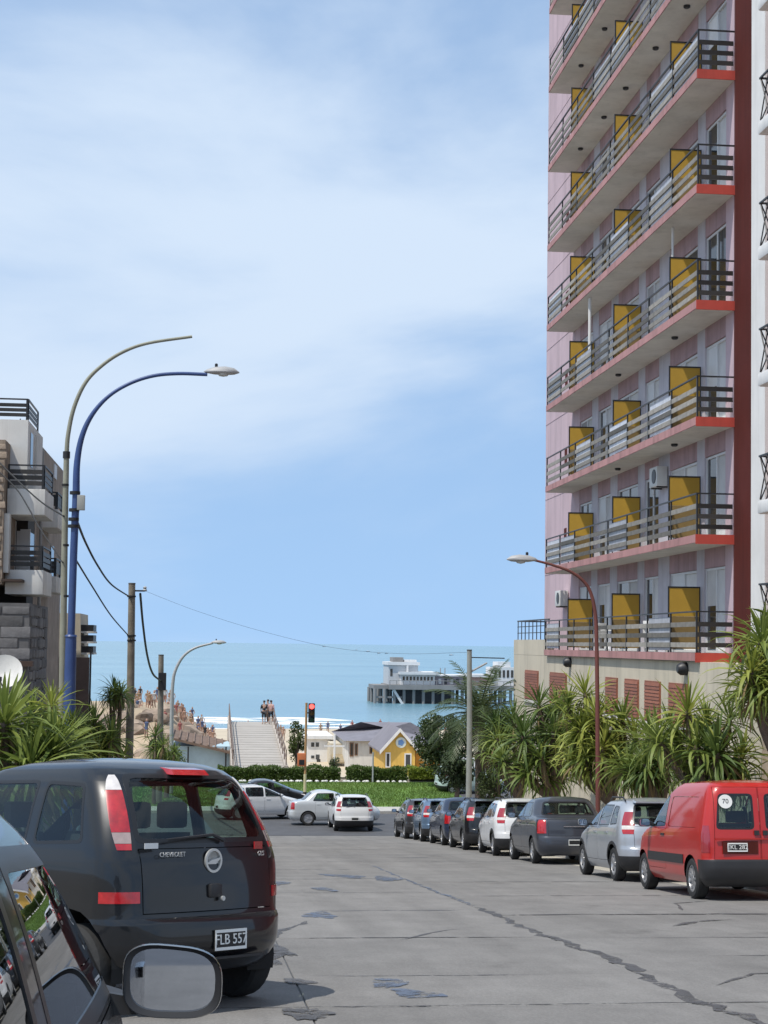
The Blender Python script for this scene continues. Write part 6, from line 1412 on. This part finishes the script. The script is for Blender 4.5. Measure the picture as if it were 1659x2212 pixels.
# left-hand pavement
yucca(gp_(15, 26.0), [H(8, 1572, 26.0, 1.25, 80, 'm'), H(70, 1660, 25.6, 1.0, 60, 'm'), H(-60, 1640, 25.8, 1.1, 50, 'd')], 'big spiky yucca at the left edge, behind the dark people carrier', 'm', 37)
yucca(gp_(120, 34.0), [H(110, 1530, 34.4, 0.85, 46, 'l'), H(100, 1610, 33.8, 0.95, 50), H(135, 1620, 34.2, 0.9, 46, 'l')], 'yellowish yucca around the foot of the grey-green pole', 'm', 38)
yucca(gp_(212, 47.5), [H(205, 1570, 47.6, 1.0, 56, 'm'), H(240, 1600, 47.2, 1.05, 52), H(182, 1600, 47.4, 1.0, 52, 'm'), H(215, 1630, 47.0, 1.0, 50, 'l')], 'low bushy yucca right of the blue lamp', 'm', 39)
yucca(gp_(252, 60.0), [H(246, 1492, 60.2, 0.85, 44), H(262, 1500, 59.8, 0.75, 36, 'm')], 'small round-headed yucca tree beside the tallest wooden pole', 'd', 40, tr=0.09)
yucca(gp_(333, 83.2), [H(335, 1592, 83.4, 1.05, 40), H(352, 1612, 83.0, 0.95, 36, 'm')], 'dark low yucca at the foot of the short wooden pole', 'd', 41, tr=0.09)
# feather palm by the thin grey pole
def feather_palm(base, crown, n, L_, label, seed):
    r = random.Random(seed); t = Thing('feather_palm', base, label, 'palm'); base = Vector(base); crown = Vector(crown)
    t.part('trunk', MB().tube([base, base.lerp(crown, 0.5), crown], [0.26, 0.2, 0.22], 12), M_trunk, True)
    Lp = leafmat('palm_frond', (0.03, 0.06, 0.018), (0.13, 0.16, 0.06), 0.35, 0.45, 0.25, 0.5)
    for i in range(n):
        az = i * 2.39996 + r.uniform(-.2, .2); el = RAD(78 - 95 * ((i + .5) / n)); mb = MB(); pts = []; p = crown.copy(); d = Vector((math.cos(az) * math.cos(el), math.sin(az) * math.cos(el), math.sin(el)))
        for k in range(11):
            pts.append(p.copy()); p = p + d * (L_ / 10); d = (d + Vector((0, 0, -0.13))).normalized()
        mb.tube(pts, lerp_r(11, 0.03, 0.006), 5)
        for k in range(1, 11):
            for q in (0, 0.33, 0.66):
                if k == 10 and q: continue
                pt = pts[k].lerp(pts[min(10, k + 1)], q); dd = (pts[min(10, k + 1)] - pts[k - 1]).normalized(); sd = dd.cross(Vector((0, 0, 1))).normalized(); ll = L_ * 0.24 * math.sin(math.pi * (0.12 + 0.82 * (k + q) / 11)) * r.uniform(0.8, 1.15)
                for s in (-1, 1):
                    e = pt + (sd * s * 0.8 + dd * 0.55 + Vector((0, 0, -0.25 + r.uniform(-.15, .15)))) * ll; wv = dd * 0.022
                    mb.add([pt - wv, pt + wv, pt.lerp(e, 0.6) + wv * 0.8, e, pt.lerp(e, 0.6) - wv * 0.8], [(0, 1, 2, 4), (4, 2, 3)])
        t.part('frond', mb, Lp)
    return t
feather_palm(gp_(1040, 62.6), at(1036, 1545, Y=62.6), 34, 2.5, 'feathery palm with arching fronds behind the thin grey pole', 51)
# leafy shrubs, hedges and the dark tree
def leaf_cloud(name, m, pts, size, r, parent_thing=None, part='foliage'):
    mb = MB()
    for p in pts:
        n = Vector((r.gauss(0, 1), r.gauss(0, 1), r.gauss(0.4, 1))).normalized(); a = n.orthogonal().normalized(); b = n.cross(a); s = size * r.uniform(0.6, 1.4); c = r.uniform(0, 6.28); a, b = a * math.cos(c) + b * math.sin(c), b * math.cos(c) - a * math.sin(c)
        mb.add([p - a * s, p - b * s * 0.5, p + a * s, p + b * s * 0.5], [(0, 1, 2, 3)])
    return parent_thing.part(part, mb, m)
def clumps(center, rx, ry, rz, nc, nl, r, cr=0.35):
    out = []
    for i in range(nc):
        while True:
            v = Vector((r.uniform(-1, 1), r.uniform(-1, 1), r.uniform(-1, 1)))
            if 0.25 < v.length < 1: break
        c = Vector((center[0] + v.x * rx, center[1] + v.y * ry, center[2] + v.z * rz)); k = r.uniform(0.6, 1.3) * cr
        for j in range(nl):
            w_ = Vector((r.gauss(0, 1), r.gauss(0, 1), r.gauss(0, 1))).normalized() * r.uniform(0.5, 1.0) * k; out.append(c + w_)
    return out
L_tree = leafmat('tree_leaf', (0.018, 0.035, 0.010), (0.085, 0.115, 0.035), 0.4, 0.5, 0.2, 0.8)
L_shrub = leafmat('shrub_leaf', (0.04, 0.07, 0.012), (0.16, 0.19, 0.04), 0.4, 0.5, 0.3, 0.8)
L_hedge = leafmat('hedge_leaf', (0.035, 0.07, 0.010), (0.13, 0.19, 0.03), 0.35, 0.5, 0.25, 0.9)
L_hedge2 = leafmat('hedge_leaf_yellow', (0.12, 0.18, 0.015), (0.30, 0.36, 0.04), 0.35, 0.5, 0.3, 0.9)
def bush(name, u, v, Y, rx, rz, label, m, seed, nc=40, nl=90, cat='tree', cr=0.4, size=0.07, trunk=True):
    r = random.Random(seed); c = at(u, v, Y=Y); b = Vector((c.x, Y, gz(Y) - 0.05)); t = Thing(name, b, label, cat)
    if trunk:
        t.part('trunk', MB().tube([b, b.lerp(c, 0.5) + Vector((0.08, 0, 0)), c], [0.16, 0.12, 0.07], 9), M_trunk, True)
        for k in range(5):
            e = c + Vector((r.uniform(-rx, rx) * .7, r.uniform(-rx, rx) * .7, r.uniform(-.2, .7) * rz)); t.part('limb', MB().tube([b.lerp(c, 0.55), b.lerp(c, 0.55).lerp(e, 0.5) + Vector((0, 0, .1)), e], [0.07, 0.05, 0.02], 6), M_trunk, True)
    leaf_cloud('crown', m, clumps(c, rx, rx * 0.9, rz, nc, nl, r, cr), size, r, t, 'crown'); return t
bush('round_tree', 952, 1605, 92.0, 1.5, 1.45, 'dark round-crowned tree at the right end of the lawn', L_tree, 61, 60, 170, 'tree', 0.5, 0.085)
bush('beach_shrub', 640, 1603, 101.5, 0.48, 1.35, 'tall narrow green shrub on the right of the ramp', L_shrub, 62, 34, 80, 'shrub', 0.28, 0.06)
bush('corner_tree', 1060, 1590, 63.6, 0.9, 1.1, 'dense dark tree between the thin grey pole and the podium', L_tree, 66, 44, 150, 'tree', 0.4, 0.075)
bush('corner_shrub', 985, 1665, 81.5, 0.8, 0.8, 'dark shrub at the lawn corner, left of the thin grey pole', L_tree, 67, 34, 150, 'shrub', 0.4, 0.08)
bush('pavement_shrub', 1075, 1690, 61.5, 0.7, 0.9, 'dark shrub under the feathery palm', L_tree, 63, 26, 80, 'shrub', 0.3, 0.06)
bush('verge_shrub', 360, 1640, 86.0, 0.9, 0.6, 'green shrub at the foot of the small grey street lamp', L_shrub, 64, 24, 80, 'shrub', 0.3, 0.06)
bush('beach_shrub', 722, 1650, 97.0, 0.3, 0.45, 'small dark round shrub at the right end of the first hedge', L_tree, 65, 10, 70, 'shrub', 0.2, 0.05)
def hedge(u0, u1, Y, h, label, m, seed, n=9000):
    r = random.Random(seed); a, b = at(u0, 1690, Y=Y).x, at(u1, 1690, Y=Y).x; z0 = gz(Y) + 0.02; t = Thing('hedge', ((a + b) / 2, Y + 0.5, z0), label, 'hedge', 'clipped hedges behind the lawn')
    t.box('twigs', mat('hedge_core', (0.02, 0.025, 0.012), 0.95), a + 0.12, Y + 0.14, z0 - 0.05, b - 0.12, Y + 0.9, z0 + h - 0.16)
    pts = []
    for i in range(n):
        x, y, z = r.uniform(a, b), r.uniform(Y, Y + 1.05), z0 + r.uniform(0.12, h); f = r.random(); bump = 0.07 * math.sin(x * 2.1 + seed) + 0.05 * math.sin(x * 5.3)
        if f < 0.5: y = Y + r.gauss(0.03, 0.06)
        elif f < 0.9: z = z0 + h + bump + r.gauss(-0.02, 0.05)
        pts.append(Vector((x, y, min(z, z0 + h + bump + 0.12))))
    leaf_cloud('foliage', m, pts, 0.055, r, t)
hedge(470, 736, 95.5, 0.80, 'long dark green clipped hedge in front of the ramp', L_hedge, 1, 14000)
hedge(748, 880, 95.2, 0.82, 'dark clipped hedge in front of the grey-roofed and yellow houses', L_hedge, 2, 9000)
hedge(882, 990, 97.0, 0.78, 'bright yellow-green hedge right of the yellow house', L_hedge2, 3, 7000)
rs = random.Random(9); stn = []
for i in range(4):
    bm = bmesh.new(); bmesh.ops.create_icosphere(bm, subdivisions=2, radius=0.13)
    for v in bm.verts: v.co = Vector((v.co.x * rs.uniform(0.9, 1.3), v.co.y * rs.uniform(0.8, 1.1), v.co.z * 0.7)) * rs.uniform(0.88, 1.1)
    me = bpy.data.meshes.new('white_stone'); bm.to_mesh(me); bm.free(); me.materials.append(mat('white_stone', (0.66, 0.64, 0.60), 0.85, var=0.2, scale=6)); stn.append(me)
for i in range(34):
    u = 505 + i * 11.2 + rs.uniform(-4, 4); Y = 94.7 + rs.uniform(-.1, .1); p = at(u, 1690, Y=Y)
    if 800 < u < 812: continue
    o = link('white_stone', stn[i % 4], None, (p.x, Y, gz(Y) + 0.12), (0, 0, rs.uniform(0, 6.28))); tag(o, 'small white-painted stone edging the hedges', 'stone', 'white stones along the foot of the hedges')
# boulders and brush on the bluff
r = random.Random(77); bms = []
for i in range(5):
    bm = bmesh.new(); bmesh.ops.create_icosphere(bm, subdivisions=2, radius=1.0)
    for v in bm.verts: v.co = Vector((v.co.x * 1.2, v.co.y, v.co.z * 0.7)) * r.uniform(0.8, 1.15)
    me = bpy.data.meshes.new('boulder'); bm.to_mesh(me); bm.free(); me.materials.append(mat('boulder_rock', (0.27, 0.205, 0.155), 0.95, var=0.3, scale=1.5, bump=0.4, rnd=0.35)); bms.append(me)
for i in range(46):
    x, y = r.uniform(-9, 0.6), r.uniform(121, 140); s = r.uniform(0.35, 1.1)
    o = link('boulder', bms[i % 5], None, (x, y, bluff_z(x, y) + 0.05), (r.uniform(-.3, .3), r.uniform(-.3, .3), r.uniform(0, 6.28))); o.scale = (s, s, s); tag(o, 'brown boulder on the sandy bluff left of the ramp', 'boulder', 'boulders on the bluff')
# ------------------------------------------------------------------ people
def skin(joints, edges, rad, m, sub=1, root=0):
    me = bpy.data.meshes.new('s'); me.from_pydata(joints, edges, []); o = bpy.data.objects.new('s', me); COL.objects.link(o)
    md = o.modifiers.new('k', 'SKIN'); md.use_smooth_shade = True; md2 = o.modifiers.new('b', 'SUBSURF'); md2.levels = sub; md2.render_levels = sub
    for i, v in enumerate(me.skin_vertices[0].data): v.radius = rad[i] if hasattr(rad[i], '__len__') else (rad[i], rad[i]); v.use_root = (i == root)
    dg = bpy.context.evaluated_depsgraph_get(); out = bpy.data.meshes.new_from_object(o.evaluated_get(dg)); bpy.data.objects.remove(o); out.materials.clear(); out.materials.append(m); out.shade_smooth(); return out
M_skin = mat('skin', (0.42, 0.26, 0.19), 0.6, var=0.06)
M_hair = mat('hair_dark', (0.03, 0.022, 0.018), 0.6)
def person(loc, yaw, label, shirt, trousers, shorts, pose, seed):
    r = random.Random(seed); root = empty('person', loc, (0, 0, yaw)); tag(root, label, 'person', 'people at the top of the ramp')
    J = [(0, 0, .95), (0, 0.0, 1.12), (0, 0, 1.32), (0, 0, 1.47), (0, 0.01, 1.56), (0, 0.02, 1.66), (0, 0.01, 1.73)]; E = [(i, i + 1) for i in range(6)]; Rr = [(.15, .11), (.13, .10), (.155, .105), (.055, .055), (.07, .075), (.078, .092), (.055, .065)]
    for s in (-1, 1):
        el, ha = pose[0 if s < 0 else 1]; k = len(J)
        J += [(s * .18, 0, 1.41), (s * .18 + el[0] * s, el[1], el[2]), (s * .18 + ha[0] * s, ha[1], ha[2])]; E += [(2, k), (k, k + 1), (k + 1, k + 2)]; Rr += [.062, .043, .03]
        hv = Vector(J[k + 2]); d = (hv - Vector(J[k + 1])).normalized(); sd = d.cross(Vector((0, 1, 0))).normalized(); up = d.cross(sd); p = hv + d * 0.07; J.append(tuple(p)); E.append((k + 2, k + 3)); Rr.append((.038, .02))
        for f, ln in ((-1.5, .07), (-.5, .085), (.5, .08), (1.5, .065)):
            J.append(tuple(p + d * ln + up * f * 0.018 + sd * 0.012)); E.append((k + 3, len(J) - 1)); Rr.append(.009)
        J.append(tuple(hv + d * 0.055 - up * 0.06)); E.append((k + 2, len(J) - 1)); Rr.append(.010)
        k = len(J); sw = pose[2] * s
        J += [(s * .095, 0, .88), (s * .10, 0.02 + sw * .5, .48), (s * .10, sw - 0.02, .09), (s * .115, sw + 0.14, .035)]; E += [(0, k), (k, k + 1), (k + 1, k + 2), (k + 2, k + 3)]; Rr += [.085, .058, .038, (.04, .03)]
    body = link('body', skin(J, E, Rr, M_skin), root)
    def cloth(name, idx, grow, m):
        mp = {j: i for i, j in enumerate(idx)}; es = [(mp[a], mp[b]) for a, b in E if a in mp and b in mp]; link(name, skin([J[i] for i in idx], es, [tuple(q + grow for q in (Rr[i] if hasattr(Rr[i], '__len__') else (Rr[i], Rr[i]))) for i in idx], m), root)
    cloth('shirt', [0, 1, 2, 7, 8, 20, 21] if len(J) > 21 else [0, 1, 2], 0.016, shirt)
    hips = [i for i, p in enumerate(J) if abs(p[2] - .88) < 1e-6]; legs = []
    for h in hips: legs += [h, h + 1] + ([] if shorts else [h + 2])
    cloth('trousers', [0] + legs, 0.02, trousers)
    link('hair', MB().lathe([(0.086, -0.02), (0.094, 0.03), (0.075, 0.085), (0.0, 0.108)], 12, Matrix.Translation((0, -0.012, 1.67))).mesh('hair', M_hair, True), root)
    for s in (-1, 1):
        link('ear', MB().lathe([(0.0, -.02), (.022, 0), (0.0, .03)], 8, Matrix.Translation((s * .08, .0, 1.645))).mesh('ear', M_skin, True), root)
        link('eye', MB().lathe([(0, -.008), (.01, 0), (0, .008)], 6, Matrix.Translation((s * .03, .098, 1.655))).mesh('eye', M_hair), root)
    link('nose', MB().hexa([(-.014, .09, 1.61), (.014, .09, 1.61), (.008, .125, 1.615), (-.008, .125, 1.615)], [(-.007, .09, 1.66), (.007, .09, 1.66), (.004, .1, 1.66), (-.004, .1, 1.66)]).mesh('nose', M_skin), root)
    link('mouth', MB().box(-.025, .088, 1.583, .025, .098, 1.592).mesh('mouth', mat('lips', (.3, .1, .09), .6)), root)
zr_ = zl1
c1 = at(570, 1562, Y=120.0); c2 = at(585, 1562, Y=120.6)
cl = lambda n, c: mat(n, c, 0.85, var=0.15)
person((c1.x, 120.0, zl1), RAD(15), 'person in black standing left at the top of the ramp, facing the sea', cl('cloth_black', (.02, .02, .022)), cl('cloth_dark', (.03, .03, .035)), True, (((.06, .02, 1.14), (.02, .12, .92)), ((.05, .0, 1.14), (.08, .10, .9)), .05), 1)
person((c2.x, 120.6, zl1), RAD(-30), 'person in a pale pink top and dark shorts at the top of the ramp', cl('cloth_pink', (.48, .3, .3)), cl('cloth_navy', (.025, .028, .04)), True, (((.10, .05, 1.16), (.02, .22, 1.12)), ((.06, .0, 1.14), (.05, .12, .93)), .09), 2)
c3 = at(578, 1562, Y=122.2)
person((c3.x, 122.2, zl1), RAD(60), 'person in a grey top half hidden between the two others on the ramp', cl('cloth_grey', (.22, .21, .22)), cl('cloth_brown', (.09, .06, .045)), False, (((.07, .04, 1.15), (.05, .16, 1.0)), ((.05, .0, 1.14), (.03, .05, .9)), .04), 3)
# far-off beach crowd
r = random.Random(15); cols = [(.30, .10, .09), (.07, .10, .2), (.45, .43, .41), (.36, .22, .16), (.03, .03, .035), (.30, .2, .12)]
crowd = [MB() for _ in cols]
for i in range(130):
    if i < 70: x = r.uniform(-8.5, 0.8); y = r.uniform(128, 185); z = bluff_z(x, y)
    else: y = r.uniform(185, 222); x = r.uniform(-25, 40); z = gz(y)
    h = r.uniform(1.45, 1.75); k = i % len(cols); sit = r.random() < 0.5; m_ = crowd[k]; a = r.uniform(-.08, .08); s_ = crowd[3]
    if sit:
        s_.tube([(x - .1, y - .5, z + .08), (x - .1, y - .25, z + .25), (x, y, z + .12)], [.05, .07, .1], 5); s_.tube([(x + .12, y - .45, z + .08), (x + .1, y - .2, z + .28), (x, y, z + .12)], [.05, .07, .1], 5); z0, hh = z + .08, .62
    else:
        for q in (-.1, .1): s_.tube([(x + q + a, y, z - .03), (x + q, y, z + h * .26), (x + q * .8, y, z + h * .5)], [.045, .06, .085], 5)
        z0, hh = z + h * .46, h * .36
    m_.tube([(x, y, z0), (x + a * .3, y, z0 + hh * .45), (x + a * .5, y, z0 + hh * .9), (x + a * .5, y, z0 + hh)], [.14, .12, .17, .06], 6)
    for q in (-1, 1): s_.tube([(x + q * .17, y, z0 + hh * .88), (x + q * (.22 + abs(a)), y - .05, z0 + hh * .4), (x + q * .18, y - .12, z0 + hh * .05)], [.045, .04, .03], 5)
    s_.tube([(x + a * .5, y, z0 + hh), (x + a * .5, y, z0 + hh + .1), (x + a * .5, y, z0 + hh + .24)], [.05, .095, .05], 6)
vs, fs, mi = [], [], []
for k, c_ in enumerate(crowd):
    o0 = len(vs); vs += c_.v; fs += [tuple(i + o0 for i in f) for f in c_.f]; mi += [k] * len(c_.f)
me = bpy.data.meshes.new('beach_crowd'); me.from_pydata(vs, [], fs)
for k, c_ in enumerate(cols): me.materials.append(mat('crowd_%d' % k, c_, .8))
me.polygons.foreach_set('material_index', mi); me.update(); o = link('beach_crowd', me); tag(o, 'far-off crowd of bathers on the bluff and the beach', 'crowd', kind='stuff')
